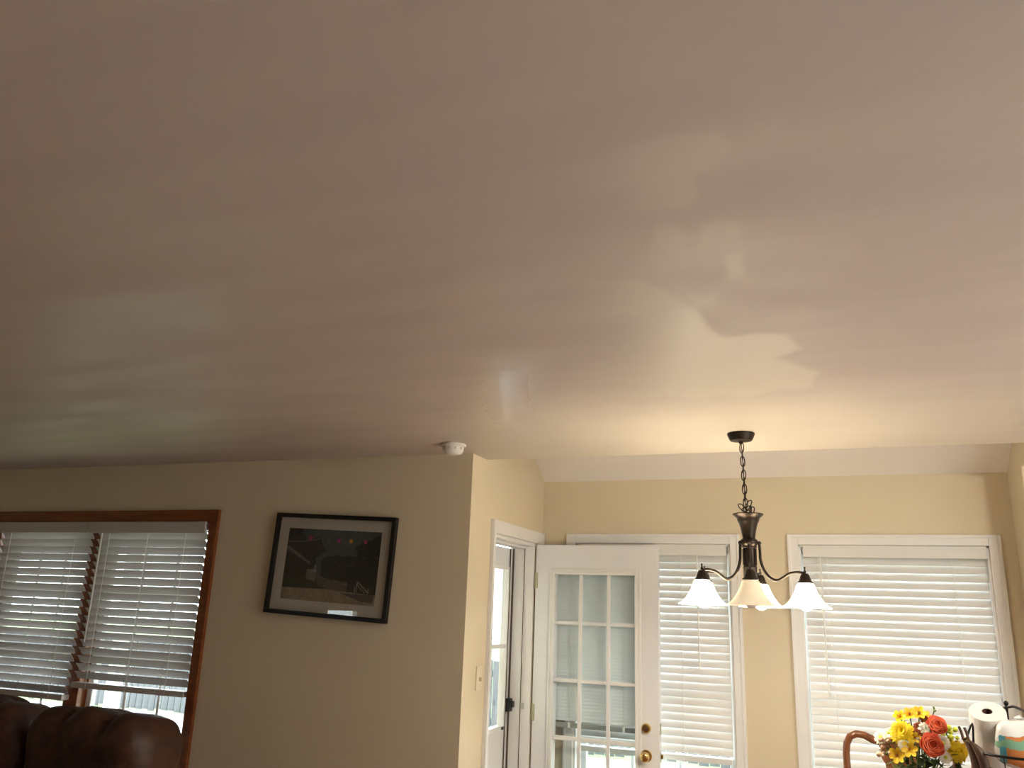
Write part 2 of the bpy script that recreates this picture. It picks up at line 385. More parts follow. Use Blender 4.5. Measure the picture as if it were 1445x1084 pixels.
# portals help the renderer find the sky through each opening
def portal(name, loc, rot, sx, sy):
    l = bpy.data.lights.new(name, 'AREA'); l.shape = 'RECTANGLE'; l.size = sx; l.size_y = sy; l.cycles.is_portal = True
    o = bpy.data.objects.new(name, l); COL.objects.link(o); o.location = loc; o.rotation_euler = rot
for (a, b, c, d) in [WL]: portal('portal', ((a + b) / 2, YW + T + .12, (c + d) / 2), (math.radians(-90), 0, 0), b - a, d - c)
for (a, b, c, d) in [W1, W2]: portal('portal', ((a + b) / 2, YB + T + .12, (c + d) / 2), (math.radians(-90), 0, 0), b - a, d - c)
for (a, b, c, d) in RW: portal('portal', ((a + b) / 2, YR - T - .05, (c + d) / 2), (math.radians(90), 0, 0), b - a, d - c)
for (a, b, c, d) in KW: portal('portal', (XRR + T + .05, (a + b) / 2, (c + d) / 2), (math.radians(90), 0, math.radians(90)), b - a, d - c)
for (a, b, c, d) in LWIN: portal('portal', (XL - T - .05, (a + b) / 2, (c + d) / 2), (math.radians(90), 0, math.radians(-90)), b - a, d - c)
portal('portal', (XS - T - .12, (DY0 + DY1) / 2, 1.25), (math.radians(90), 0, math.radians(-90)), DY1 - DY0, 1.7)

# ------------------------------------------------------------------ windows
WIN_N = [0]
def window(op, y, cw, cmat, label, units, rails, t_out=.10, casing=True):
    """window in a wall whose room face is the plane y; op = opening; units = list of (xa, xb) sashes"""
    WIN_N[0] += 1
    xa, xb, za, zb = op; w = empty('window_%d' % WIN_N[0], ((xa + xb) / 2, y, za)); struct(w, label, 'window')
    def part(b, n, mm, bev=.003): 
        b.v = [(v[0] - (xa + xb) / 2, v[1] - y, v[2] - za) for v in b.v]; return b.build(n, mm, w, bevel=bev)
    if casing:
        for (p, q) in ((xa - cw, xa), (xb, xb + cw)):
            b = MB(); o_ = p if p < xa - .001 else q; s = 1 if o_ == p else -1
            b.box(p, q, y - .014, y, za - cw, zb + cw)
            b.box(o_, o_ + s * cw * .3, y - .022, y - .014, za - cw, zb + cw); part(b, 'side_casing', cmat)
        b = MB(); b.box(xa, xb, y - .014, y, zb, zb + cw); b.box(xa - cw + cw * .3, xb + cw - cw * .3, y - .022, y - .0142, zb + cw * .7, zb + cw); part(b, 'head_casing', cmat)
        b = MB(); b.box(xa - cw - .02, xb + cw + .02, y - .05, y + .02, za - .03, za); part(b, 'window_sill', cmat)
        b = MB(); b.box(xa, xb, y - .014, y, za - .03 - cw, za - .03); part(b, 'apron', cmat)
    # jamb liners
    b = MB(); b.box(xa, xa + .012, y, y + T, za, zb); b.box(xb - .012, xb, y, y + T, za, zb); b.box(xa, xb, y, y + T, zb - .012, zb); b.box(xa, xb, y + .02, y + T, za, za + .012); part(b, 'jamb', cmat, .001)
    for i, (p, q) in enumerate(units):
        yo = y + t_out
        b = MB(); fw = .038; z0, z1 = za + .013, zb - .013
        b.box(p, p + fw, yo, yo + .035, z0, z1); b.box(q - fw, q, yo, yo + .035, z0, z1); b.box(p, q, yo, yo + .035, z1 - fw, z1); b.box(p, q, yo, yo + .035, z0, z0 + fw * 1.3)
        zm = (z0 + z1) / 2; b.box(p, q, yo - .006, yo + .03, zm - .02, zm + .02)
        fr = part(b, 'sash_frame', M['vinyl'], .002)
        for (s0, s1) in ((z0 + fw, zm - .02), (zm + .02, z1 - fw)):
            g = MB().box(p + fw, q - fw, yo + .014, yo + .02, s0, s1); part(g, 'pane', M['glass'], 0)
            for k in range(1, rails[0]):
                x = p + fw + (q - p - 2 * fw) * k / rails[0]; part(MB().box(x - .008, x + .008, yo + .006, yo + .012, s0, s1), 'muntin', M['vinyl'], .001)
            for k in range(1, rails[1]):
                z = s0 + (s1 - s0) * k / rails[1]; part(MB().box(p + fw, q - fw, yo + .007, yo + .011, z - .008, z + .008), 'muntin', M['vinyl'], .001)
    return w
MX = -4.137
w = window(WL, YW, .064, M['casing'], 'double living room window with dark oak casing and mullion', [(WL[0] + .013, MX - .075), (MX + .03, WL[1] - .013)], (3, 2))
MB().box(MX - .0745 - (WL[0] + WL[1]) / 2, MX + .0295 - (WL[0] + WL[1]) / 2, +.036, .13, .013, WL[3] - WL[2] - .013).build('mullion', M['casing'], w, bevel=.003)
window(W1, YB, .056, M['white'], 'white-trimmed dining window behind the open glazed door', [(W1[0] + .013, W1[1] - .013)], (3, 2))
window(W2, YB, .056, M['white'], 'white-trimmed dining window behind the flowers', [(W2[0] + .013, W2[1] - .013)], (3, 2))
def plain_window_x(op, y, n):
    xa, xb, za, zb = op; WIN_N[0] += 1; w = empty('window_%d' % WIN_N[0], ((xa + xb) / 2, y, za)); struct(w, 'white-framed window in the rear wall', 'window')
    hw = (xb - xa) / 2; h = zb - za; fw = .05
    b = MB(); b.box(-hw, -hw + fw, -.1, -.05, 0, h); b.box(hw - fw, hw, -.1, -.05, 0, h); b.box(-hw, hw, -.1, -.05, h - fw, h); b.box(-hw, hw, -.1, -.05, 0, fw); b.box(-.03, .03, -.1, -.05, 0, h); b.build('sash_frame', M['vinyl'], w)
    MB().box(-hw + fw, -.03, -.078, -.072, fw, h - fw).build('pane', M['glass'], w); MB().box(.03, hw - fw, -.078, -.072, fw, h - fw).build('pane', M['glass'], w)
for i, op in enumerate(RW): plain_window_x(op, YR, i)
def plain_window_y(op, x, out, label):
    ya, yb, za, zb = op; WIN_N[0] += 1; w = empty('window_%d' % WIN_N[0], (x, (ya + yb) / 2, za)); struct(w, label, 'window')
    hw = (yb - ya) / 2; h = zb - za; fw = .05; a, c = sorted((out * .05, out * .1))
    b = MB(); b.box(a, c, -hw, -hw + fw, 0, h); b.box(a, c, hw - fw, hw, 0, h); b.box(a, c, -hw, hw, h - fw, h); b.box(a, c, -hw, hw, 0, fw); b.build('sash_frame', M['vinyl'], w)
    MB().box(out * .072, out * .078, -hw + fw, hw - fw, fw, h - fw).build('pane', M['glass'], w)
plain_window_y(KW[0], XRR, 1, 'glazed patio window in the kitchen side wall')
plain_window_y(LWIN[0], XL, -1, 'small window in the far end wall of the living room')

# ------------------------------------------------------------------ blinds
def blind(name, label, xa, xb, y, ztop, zbot, pitch, tilt, group, wand=None, cords=(.14, .86), valance_h=.065, sw=.0508, vl=.0, vr=.0, bm='blind'):
    """outside edge of the slats is up; y = centre of the slats; room is towards -y"""
    o = empty(name, ((xa + xb) / 2, y, ztop)); tag(o, label, 'blind', group); hw = (xb - xa) / 2
    MB().box(-hw - vl, hw + vr, -.045, -.032, -valance_h, 0).build('valance', M[bm], o, bevel=.003)
    MB().box(-hw, hw, -.03, .03, -.045, -.002).build('headrail', M[bm], o, bevel=.002)
    t = math.radians(tilt); cs, sn = math.cos(t), math.sin(t); n = 6; th = .0028; up = []; lo = []
    for i in range(n + 1):
        u = -sw / 2 + sw * i / n; crown = .0035 * (1 - (2 * u / sw) ** 2)
        up.append((u * cs - (crown + th) * sn, u * sn + (crown + th) * cs)); lo.append((u * cs - crown * sn, u * sn + crown * cs))
    ring = up + lo[::-1]; k = len(ring); b = MB()
    b.add([(-hw, p, q) for p, q in ring] + [(hw, p, q) for p, q in ring], [(i, (i + 1) % k, (i + 1) % k + k, i + k) for i in range(k)] + [tuple(range(k)), tuple(range(2 * k - 1, k - 1, -1))])
    z = -valance_h - .012; first = None; zend = zbot - ztop + .045
    while z > zend:
        if first is None: first = b.build('slat', M[bm], o, smooth=True, angle=60); first.location = (0, 0, z)
        else:
            s = copy_to(first, o, (random.uniform(-.001, .001), 0, z)); s.rotation_euler = (random.uniform(-.02, .02), 0, 0)
        z -= pitch
    r = MB().box(-hw, hw, -.027, .027, zbot - ztop, zbot - ztop + .03); r.build('bottom_rail', M[bm], o, bevel=.004)
    for c in cords:
        x = -hw + 2 * hw * c
        MB().box(x - .0015, x + .0015, -.0285, -.0265, zbot - ztop, -valance_h).build('ladder_cord', M['cord'], o)
        MB().box(x - .0015, x + .0015, .0265, .0285, zbot - ztop, -valance_h).build('ladder_cord', M['cord'], o)
    if wand:
        x, zl = wand; MB().tube([(x, -.04, -valance_h + .01), (x + .002, -.042, -valance_h - zl)], .0042, 8).build('tilt_wand', M['cord'], o)
    return o
blind('window_blind', 'white slatted blind on the oak window, bottom rail lowest, beside the mullion', -4.915, -4.163, YW + .006, 2.096, 1.085, .0440, -52, 'blinds on the oak window', vl=.02, vr=.0, bm='blind_shaded')
blind('window_blind', 'white slatted blind on the oak window nearer the framed picture', -4.112, -3.300, YW + .006, 2.096, 1.160, .0440, -52, 'blinds on the oak window', wand=(-.34, .62), cords=(.14, .5, .84), vl=.047, vr=.014, bm='blind_shaded')
blind('window_blind', 'white slatted blind behind the open glazed door and chandelier', W1[0] + .022, W1[1] - .022, YB + .035, W1[3] - .002, .912, .0412, 68, 'white blinds in the dining bay', cords=(.16, .70), wand=(.27, .62))
blind('window_blind', 'white slatted blind behind the flowers and paper towels', W2[0] + .022, W2[1] - .012, YB + .035, W2[3] - .002, .72, .0412, 68, 'white blinds in the dining bay', wand=(-.36, .72), cords=(.14, .82))

# ------------------------------------------------------------------ doorway, storm door, glazed door
cz = struct(empty('trim_2', (XS, DY0, 0)), 'white casing and jamb around the open doorway', 'door casing')
def dpart(b, n, mm, par=cz, bev=.003): 
    b.v = [(v[0] - XS, v[1] - DY0, v[2]) for v in b.v]; return b.build(n, mm, par, bevel=bev)
b = MB(); b.box(XS, XS + .016, DY0 - .046, DY0, -.02, DTOP + .07); b.box(XS + .016, XS + .022, DY0 - .046, DY0 - .03, -.02, DTOP + .07); dpart(b, 'side_casing', M['white'])
b = MB(); b.box(XS, XS + .016, DY1 + .02, YB - .003, -.02, DTOP + .07); dpart(b, 'side_casing', M['white'])
b = MB(); b.box(XS, XS + .016, DY0, DY1 + .02, DTOP, DTOP + .07); dpart(b, 'head_casing', M['white'])
b = MB(); b.box(XS - T, XS, DY1 - .018, DY1, -.02, DTOP - .02); b.box(XS - T + .03, XS - .05, DY1 - .032, DY1 - .018, -.02, DTOP - .02); dpart(b, 'jamb', M['white'])
b = MB(); b.box(XS - T, XS, DY0, DY0 + .018, -.02, DTOP - .02); b.box(XS - T + .03, XS - .05, DY0 + .018, DY0 + .032, -.02, DTOP - .02); dpart(b, 'jamb', M['white'])
b = MB(); b.box(XS - T, XS, DY0, DY1, DTOP - .02, DTOP); b.box(XS - T + .03, XS - .05, DY0 + .02, DY1 - .02, DTOP - .034, DTOP - .02); dpart(b, 'jamb', M['white'])
b = MB(); b.box(XS - .054, XS - .05, DY1 - .036, DY1 - .032, -.02, DTOP - .034); dpart(b, 'weatherstrip', M['rubber'], bev=0)
b = MB(); b.box(XS - T + .022, XS - T + .03, DY1 - .036, DY1 - .018, -.02, DTOP - .034); dpart(b, 'weatherstrip', M['rubber'], bev=0)
# storm door, closed, at the outer face of the wall
sx0, sx1 = XS - T - .012, XS - T + .020
sd = struct(empty('door_2', (XS, DY0, 0)), 'closed white storm door with tall glass in the doorway', 'storm door')
y0, y1 = DY0 + .02, DY1 - .022
zt, zm, zb_ = 1.905, 1.475, 1.045
ga, gb = y0 + .085, onx(715, 801, XS - T).y
gb = min(gb, y1 - .09)
b = MB(); b.box(sx0, sx1, y0, ga, 0, DTOP - .036); b.box(sx0, sx1, gb, y1, 0, DTOP - .036); b.box(sx0, sx1, ga, gb, zt, DTOP - .036); b.box(sx0, sx1, ga, gb, 0, zb_); dpart(b, 'leaf', M['doorwhite'], sd)
b = MB(); fx = sx1 + .008
b.box(sx1, fx, ga - .018, ga, zb_ - .025, zt + .018); b.box(sx1, fx, gb, gb + .018, zb_ - .025, zt + .018); b.box(sx1, fx, ga, gb, zt, zt + .018); b.box(sx1, fx, ga, gb, zb_ - .025, zb_); b.box(sx1 - .012, fx, ga, gb, zm - .012, zm + .012); dpart(b, 'glazing_frame', M['vinyl'], sd, .002)
b = MB().box(sx0 + .012, sx0 + .017, ga, gb, zm + .012, zt); dpart(b, 'pane', M['glass'], sd, 0)
b = MB().box(sx0 + .012, sx0 + .017, ga, gb, zb_, zm - .012); dpart(b, 'pane', M['glass'], sd, 0)
b = MB().box(sx1, sx1 + .007, gb + .030, gb + .034, 0, DTOP - .036); dpart(b, 'edge_strip', M['rubber'], sd, 0)
b = MB().box(sx1, sx1 + .007, y1 - .006, y1, 0, DTOP - .036); dpart(b, 'edge_strip', M['rubber'], sd, 0)
b = MB().box(fx, fx + .006, gb - .03, gb + .012, zb_ - .02, zb_ - .004); dpart(b, 'glass_catch', M['dark'], sd, .001)
zl = 1.15
b = MB(); b.box(sx1, sx1 + .028, y1 - .055, y1 - .004, zl - .035, zl + .035); b.box(sx1 + .028, sx1 + .044, y1 - .048, y1 - .012, zl - .012, zl + .022); dpart(b, 'latch', M['dark'], sd, .004)
b = MB().box(XS - .05, XS - .035, DY1 - .028, DY1 - .018, zl - .02, zl + .012); dpart(b, 'strike', M['metal'], cz, .001)

# glazed 15-lite door, swung fully open parallel to the dining wall
dl = struct(empty('door_1', (XS + .008, DY1 - .012, 0)), 'white fifteen-pane glazed door swung open in front of the dining window', 'glazed door')
YD = 5.64 * .8444                                # visible face of the leaf
LX0, LX1, DT = -1.666, -.931, .042
def lp(b, n, mm, par=dl, bev=.003, smooth=False):
    o = dl.location; off = Vector((0, 0, 0))
    b.v = [(v[0] - o.x, v[1] - o.y, v[2] - o.z) for v in b.v]; return b.build(n, mm, par, bevel=bev, smooth=smooth)
nz = lambda z: 1.68 + (z - 1.54) * .8444
cols = [(-1.826, -1.655), (-1.630, -1.458), (-1.433, -1.260)]; cols = [(a * .8444, c * .8444) for a, c in cols]
gx0, gx1 = cols[0][0], cols[2][1]
ztops = [nz(1.790), nz(1.452), nz(1.077), nz(.712), nz(.347)]; zbots = [nz(1.476), nz(1.101), nz(.739), nz(.372), nz(.02)]
gz1, gz0 = ztops[0], zbots[-1]
b = MB(); b.box(LX0, gx0, YD, YD + DT, .005, 2.062); b.box(gx1, LX1, YD, YD + DT, .005, 2.062); b.box(gx0, gx1, YD, YD + DT, gz1, 2.062); b.box(gx0, gx1, YD, YD + DT, .005, gz0); lp(b, 'leaf', M['doorwhite'], bev=0)
for (yf, s) in ((YD, -1), (YD + DT, 1)):
    b = MB(); e = .034
    for (r0, r1, dep) in ((0, .016, .016), (.016, .034, .010)):
        y_a, y_b = sorted((yf, yf + s * dep))
        b.box(gx0 - r1, gx0 - r0, y_a, y_b, gz0 - r1, gz1 + r1); b.box(gx1 + r0, gx1 + r1, y_a, y_b, gz0 - r1, gz1 + r1)
        b.box(gx0 - r0, gx1 + r0, y_a, y_b, gz1 + r0, gz1 + r1); b.box(gx0 - r0, gx1 + r0, y_a, y_b, gz0 - r1, gz0 - r0)
    lp(b, 'lite_moulding', M['white'], bev=.003)
for c in range(2):
    a0, a1 = cols[c][1], cols[c + 1][0]; lp(MB().box(a0, a1, YD + .002, YD + .016, gz0, gz1), 'muntin', M['white'], bev=.004)
for r in range(4):
    z0, z1 = ztops[r + 1], zbots[r]
    for c in range(3): lp(MB().box(cols[c][0], cols[c][1], YD + .002, YD + .0158, z0, z1), 'muntin', M['white'], bev=.004)
for r in range(5):
    for c in range(3): lp(MB().box(cols[c][0] - .002, cols[c][1] + .002, YD + .0175, YD + .0215, zbots[r] - .004, ztops[r] + .004), 'pane', M['glass'], bev=0)
# mini blind on the far face
mb_ = empty('mini_blind', (0, 0, 0), parent=dl)
YM = YD + DT + .030
bx0, bx1 = gx0 - .02, gx1 + .02
zr = ony(840, 1027, YM).z
def mp_(b, n, mm, bev=0): 
    o = dl.location; b.v = [(v[0] - o.x, v[1] - o.y, v[2] - o.z) for v in b.v]; return b.build(n, mm, mb_, bevel=bev)
mp_(MB().box(bx0, bx1, YM - .012, YM + .012, gz1 + .01, gz1 + .04), 'headrail', M['mini'], .002)
mp_(MB().box(bx0, bx1, YM - .011, YM + .011, zr - .012, zr + .014), 'bottom_rail', M['minirail'], .002)
b = MB(); t = math.radians(66); hw = (bx1 - bx0) / 2; q = .0125
cyy, czz = q * math.cos(t), q * math.sin(t)
b.add([(-hw, -cyy, -czz), (hw, -cyy, -czz), (hw, cyy, czz), (-hw, cyy, czz), (-hw, -cyy - .0006, -czz + .0004), (hw, -cyy - .0006, -czz + .0004), (hw, cyy - .0006, czz + .0004), (-hw, cyy - .0006, czz + .0004)],
      [(0, 3, 2, 1), (4, 5, 6, 7), (0, 1, 5, 4), (1, 2, 6, 5), (2, 3, 7, 6), (3, 0, 4, 7)])
first = None; z = gz1 - .006
while z > zr + .02:
    loc = ((bx0 + bx1) / 2 - dl.location.x, YM - dl.location.y, z)
    if first is None: first = b.build('slat', M['mini'], mb_); first.location = loc
    else: copy_to(first, mb_, loc)
    z -= .0185
for x in (bx0 + .1, bx1 - .1):
    mp_(MB().box(x - .001, x + .001, YM - .014, YM - .013, zr, gz1), 'ladder_cord', M['cord'])
    mp_(MB().box(x - .006, x + .006, YM - .018, YM - .011, zr - .012, zr + .016), 'clip', M['cord'])
# hinges
for z in (1.853, 1.115, .25):
    b = MB().box(LX0 - .001, LX0 + .014, YD - .0025, YD + .001, z - .045, z + .045); b.tube([(LX0 - .004, YD - .002, z - .046), (LX0 - .004, YD - .002, z + .046)], .005, 8); lp(b, 'hinge', M['brassdull'], bev=0)
# deadbolt and knob
kx = ony(912, 1028, YD).x; kz = ony(912, 1028, YD).z; kx2 = ony(912, 1067, YD).x; kz2 = ony(912, 1067, YD).z
db = lp(MB().lathe([(.0005, -.018), (.020, -.018), (.024, -.014), (.027, -.004), (.027, 0)], 24, (kx, YD, kz), ax='y'), 'deadbolt', M['brass'], bev=0, smooth=True)
o_ = dl.location
MB().lathe([(.0005, -.022), (.012, -.022), (.0135, -.018)], 20, (kx - o_.x, YD - o_.y, kz), ax='y').build('key_cylinder', M['keyhole'], db, smooth=True)
MB().box(kx - o_.x - .0015, kx - o_.x + .0015, YD - o_.y - .0235, YD - o_.y - .0215, kz - .006, kz + .006).build('keyway', M['brass'], db)
kn = lp(MB().lathe([(.0005, -.062), (.015, -.061), (.0245, -.054), (.027, -.045), (.024, -.034), (.013, -.026), (.0105, -.016), (.014, -.010), (.030, -.006), (.032, 0)], 28, (kx2, YD, kz2), ax='y'), 'door_knob', M['brass'], bev=0, smooth=True)
MB().lathe([(.0005, -.0635), (.007, -.0635), (.008, -.061)], 16, (kx2 - o_.x, YD - o_.y, kz2), ax='y').build('key_cylinder', M['brass'], kn, smooth=True)
for z in (kz, kz2):
    lp(MB().box(LX1 - .001, LX1 + .0025, YD + .008, YD + .034, z - .028, z + .028), 'latch_plate', M['brassdull'], bev=.0008)
lp(MB().box(LX1 + .001, LX1 + .014, YD + .014, YD + .028, kz2 - .011, kz2 + .011), 'latch_bolt', M['brass'], bev=.002)

# light switch by the doorway
p = onx(675, 957, XS); sw = tag(empty('light_switch', (XS, p.y, p.z)), 'almond toggle light switch on the yellow wall by the doorway', 'light switch')
MB().box(0, .006, -.035, .035, -.057, .057).build('plate', M['plate'], sw, bevel=.003)
MB().box(.006, .02, -.005, .005, -.014, .004).build('toggle', M['plate'], sw, bevel=.002)

# smoke detector
p = onz(640, 627, CEIL); sm = tag(empty('smoke_detector', (p.x, p.y, CEIL)), 'round white smoke detector on the ceiling near the wall corner', 'smoke detector')
MB().lathe([(.0005, -.001), (.060, -.001), (.062, -.010), (.056, -.014), (.0005, -.0145)], 32).build('base', M['detector'], sm, smooth=True)
MB().lathe([(.051, -.0142), (.050, -.032), (.041, -.046), (.022, -.052), (.0005, -.053)], 32).build('cover', M['detector'], sm, smooth=True)
for k in range(10):
    a = k * math.pi / 5; v = MB().box(-.004, .004, .0475, .0515, -.030, -.018).build('vent', M['metal'], sm); v.rotation_euler = (0, 0, a)

# ------------------------------------------------------------------ chandelier
cc = Vector((-.332, 3.548, CEIL)); ch = tag(empty('chandelier', cc), 'dark bronze five-arm chandelier with bell glass shades hanging on a chain', 'chandelier')
MB().lathe([(.0005, 0), (.056, 0), (.058, -.004), (.050, -.024), (.045, -.032), (.016, -.036), (.0005, -.036)], 32).build('canopy', M['bronze'], ch, smooth=True)
MB().lathe([(.0005, -.035), (.009, -.036), (.009, -.046), (.0005, -.047)], 16).build('canopy_loop', M['bronze'], ch, smooth=True)
TX = .016
def link_mesh():
    pts = []
    for k in range(16):
        a = 2 * math.pi * k / 16; pts.append((.0085 * math.cos(a), 0, .018 * math.sin(a) + .004 * (1 if math.sin(a) > 0 else -1)))
    return MB().tube(pts, .0022, 6, closed=True)
z = -.062; k = 0; lk = None
while z > -.335:
    x = TX * (-z) / .62
    if lk is None: lk = link_mesh().build('chain_link', M['bronze'], ch, smooth=True, angle=180); o = lk
    else: o = copy_to(lk, ch)
    o.location = (x, 0, z); o.rotation_euler = (random.uniform(-.06, .06), random.uniform(-.06, .06), .25 + (math.pi / 2 if k % 2 else 0) + random.uniform(-.15, .15)); k += 1; z -= .0295
for (dx, dy, z, ry, rz) in ((.012, 0, -.305, .5, .2), (.020, .004, -.325, .2, 1.4), (-.012, -.008, -.318, -.8, .1), (.005, -.012, -.322, 1.2, .4), (.024, -.006, -.334, .35, .3), (-.004, .01, -.330, -.5, 1.2)):
    o = copy_to(lk, ch, (TX * .5 + dx, dy, z)); o.rotation_euler = (0, ry, rz)
MB().tube([(.0, .003, -.046), (.004, .004, -.15), (TX * .4, .003, -.25), (TX * .55, .0, -.345)], .0016, 6).build('supply_cord', M['bronze'], ch, smooth=True)
BZ = -.342                                       # top of the body below the ceiling
MB().lathe([(.0005, BZ - .012), (.055, BZ - .004), (.0625, BZ), (.063, BZ - .003), (.055, BZ - .010), (.046, BZ - .018), (.043, BZ - .030), (.0415, BZ - .034), (.038, BZ - .038), (.031, BZ - .065), (.027, BZ - .085), (.025, BZ - .100), (.028, BZ - .103), (.034, BZ - .108), (.036, BZ - .116), (.034, BZ - .124), (.029, BZ - .131), (.030, BZ - .137), (.026, BZ - .140), (.0255, BZ - .212), (.0285, BZ - .216), (.0275, BZ - .224), (.0265, BZ - .262), (.022, BZ - .275), (.010, BZ - .288), (.006, BZ - .296), (.0005, BZ - .300)], 28, (TX, 0, 0)).build('body', M['bronze'], ch, smooth=True)
for k in range(10):
    a = k * math.pi / 5; MB().tube([(TX + .0262 * math.cos(a), .0262 * math.sin(a), BZ - .143), (TX + .0262 * math.cos(a), .0262 * math.sin(a), BZ - .208)], .0022, 6).build('flute', M['bronze'], ch, smooth=True)
def bez(pts, n=28):
    out = []; P = [Vector((p[0], 0, p[1])) for p in pts]
    P = [P[0] * 2 - P[1]] + P + [P[-1] * 2 - P[-2]]
    for i in range(1, len(P) - 2):
        for j in range(n // (len(P) - 3) + 1):
            t = j / (n // (len(P) - 3) + 1); a, b, c, d = P[i - 1:i + 3]
            out.append(.5 * ((2 * b) + (-a + c) * t + (2 * a - 5 * b + 4 * c - d) * t * t + (-a + 3 * b - 3 * c + d) * t ** 3))
    out.append(P[-2]); return out
zz = lambda y: BZ - (y - 480) * .00074
armc = bez([(.040, zz(648)), (.0415, zz(690)), (.043, zz(735)), (.054, zz(785)), (.076, zz(826)), (.104, zz(840)), (.130, zz(822)), (.152, zz(803)), (.182, zz(795)), (.209, zz(799))])
RA = .210; zcup = zz(805); zsh = zz(858)
shade_prof = [(.030, 0), (.034, -.004), (.0365, -.014), (.044, -.032), (.0535, -.050), (.066, -.068), (.079, -.081), (.093, -.089), (.0945, -.091), (.0925, -.0915), (.077, -.084), (.064, -.071), (.0515, -.053), (.042, -.035), (.0345, -.017), (.031, -.008)]
ARMS = [(2, True), (84, True), (158, True), (212, True), (275, False)]
arm0 = None
for (az, lit) in ARMS:
    R_ = Matrix.Rotation(math.radians(az), 4, 'Z'); tr = Matrix.Translation((TX, 0, 0)) @ R_
    def put(b, n, mm, par=ch, sm=True):
        b.v = [tuple(tr @ Vector(v)) for v in b.v]; return b.build(n, mm, par, smooth=sm)
    a = put(MB().tube(armc, .0056, 10), 'arm', M['bronze'])
    put(MB().sphere((.040, 0, zz(642)), .0085, 12, 8), 'arm_joint', M['bronze'], a)
    put(MB().sphere((RA, 0, zz(792)), .006, 10, 8).tube([(RA, 0, zz(786)), (RA, 0, zz(772))], [.0035, .0025], 8).sphere((RA, 0, zz(770)), .0042, 10, 6), 'finial', M['bronze'], a)
    c = put(MB().lathe([(.0005, zcup + .004), (.012, zcup + .003), (.0175, zcup - .006), (.021, zcup - .018), (.024, zcup - .026), (.030, zcup - .031), (.031, zcup - .035), (.026, zcup - .036), (.0005, zcup - .036)], 24, (RA, 0, 0)), 'socket_cup', M['bronze'])
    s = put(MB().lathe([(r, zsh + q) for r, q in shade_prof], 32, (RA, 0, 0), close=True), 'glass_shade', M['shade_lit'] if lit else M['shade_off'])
    tag(s, 'lit alabaster glass bell shade' if lit else 'unlit cream alabaster glass bell shade with added glow and faint marbling')
    bl = put(MB().sphere((RA, 0, zsh - .076), .027, 14, 10).tube([(RA, 0, zsh - .05), (RA, 0, zsh - .002)], [.020, .013], 12), 'bulb', M['bulb'] if lit else M['bulb_off'])
ch.rotation_euler = (0, 0, 0)

# dome lamp added out of frame to brighten the dining bay
kl = tag(empty('added_fill_lamp', (1.55, 2.55, CEIL)), 'added out-of-frame dome lamp brightening the dining bay', 'lamp')
MB().lathe([(.0005, 0), (.165, 0), (.168, -.012), (.155, -.020), (.0005, -.020)], 32).build('base', M['bronze'], kl, smooth=True)
MB().lathe([(.150, -.0205), (.146, -.055), (.125, -.090), (.085, -.115), (.04, -.127), (.0005, -.130)], 28).build('glass_dome', M['dome'], kl, smooth=True)

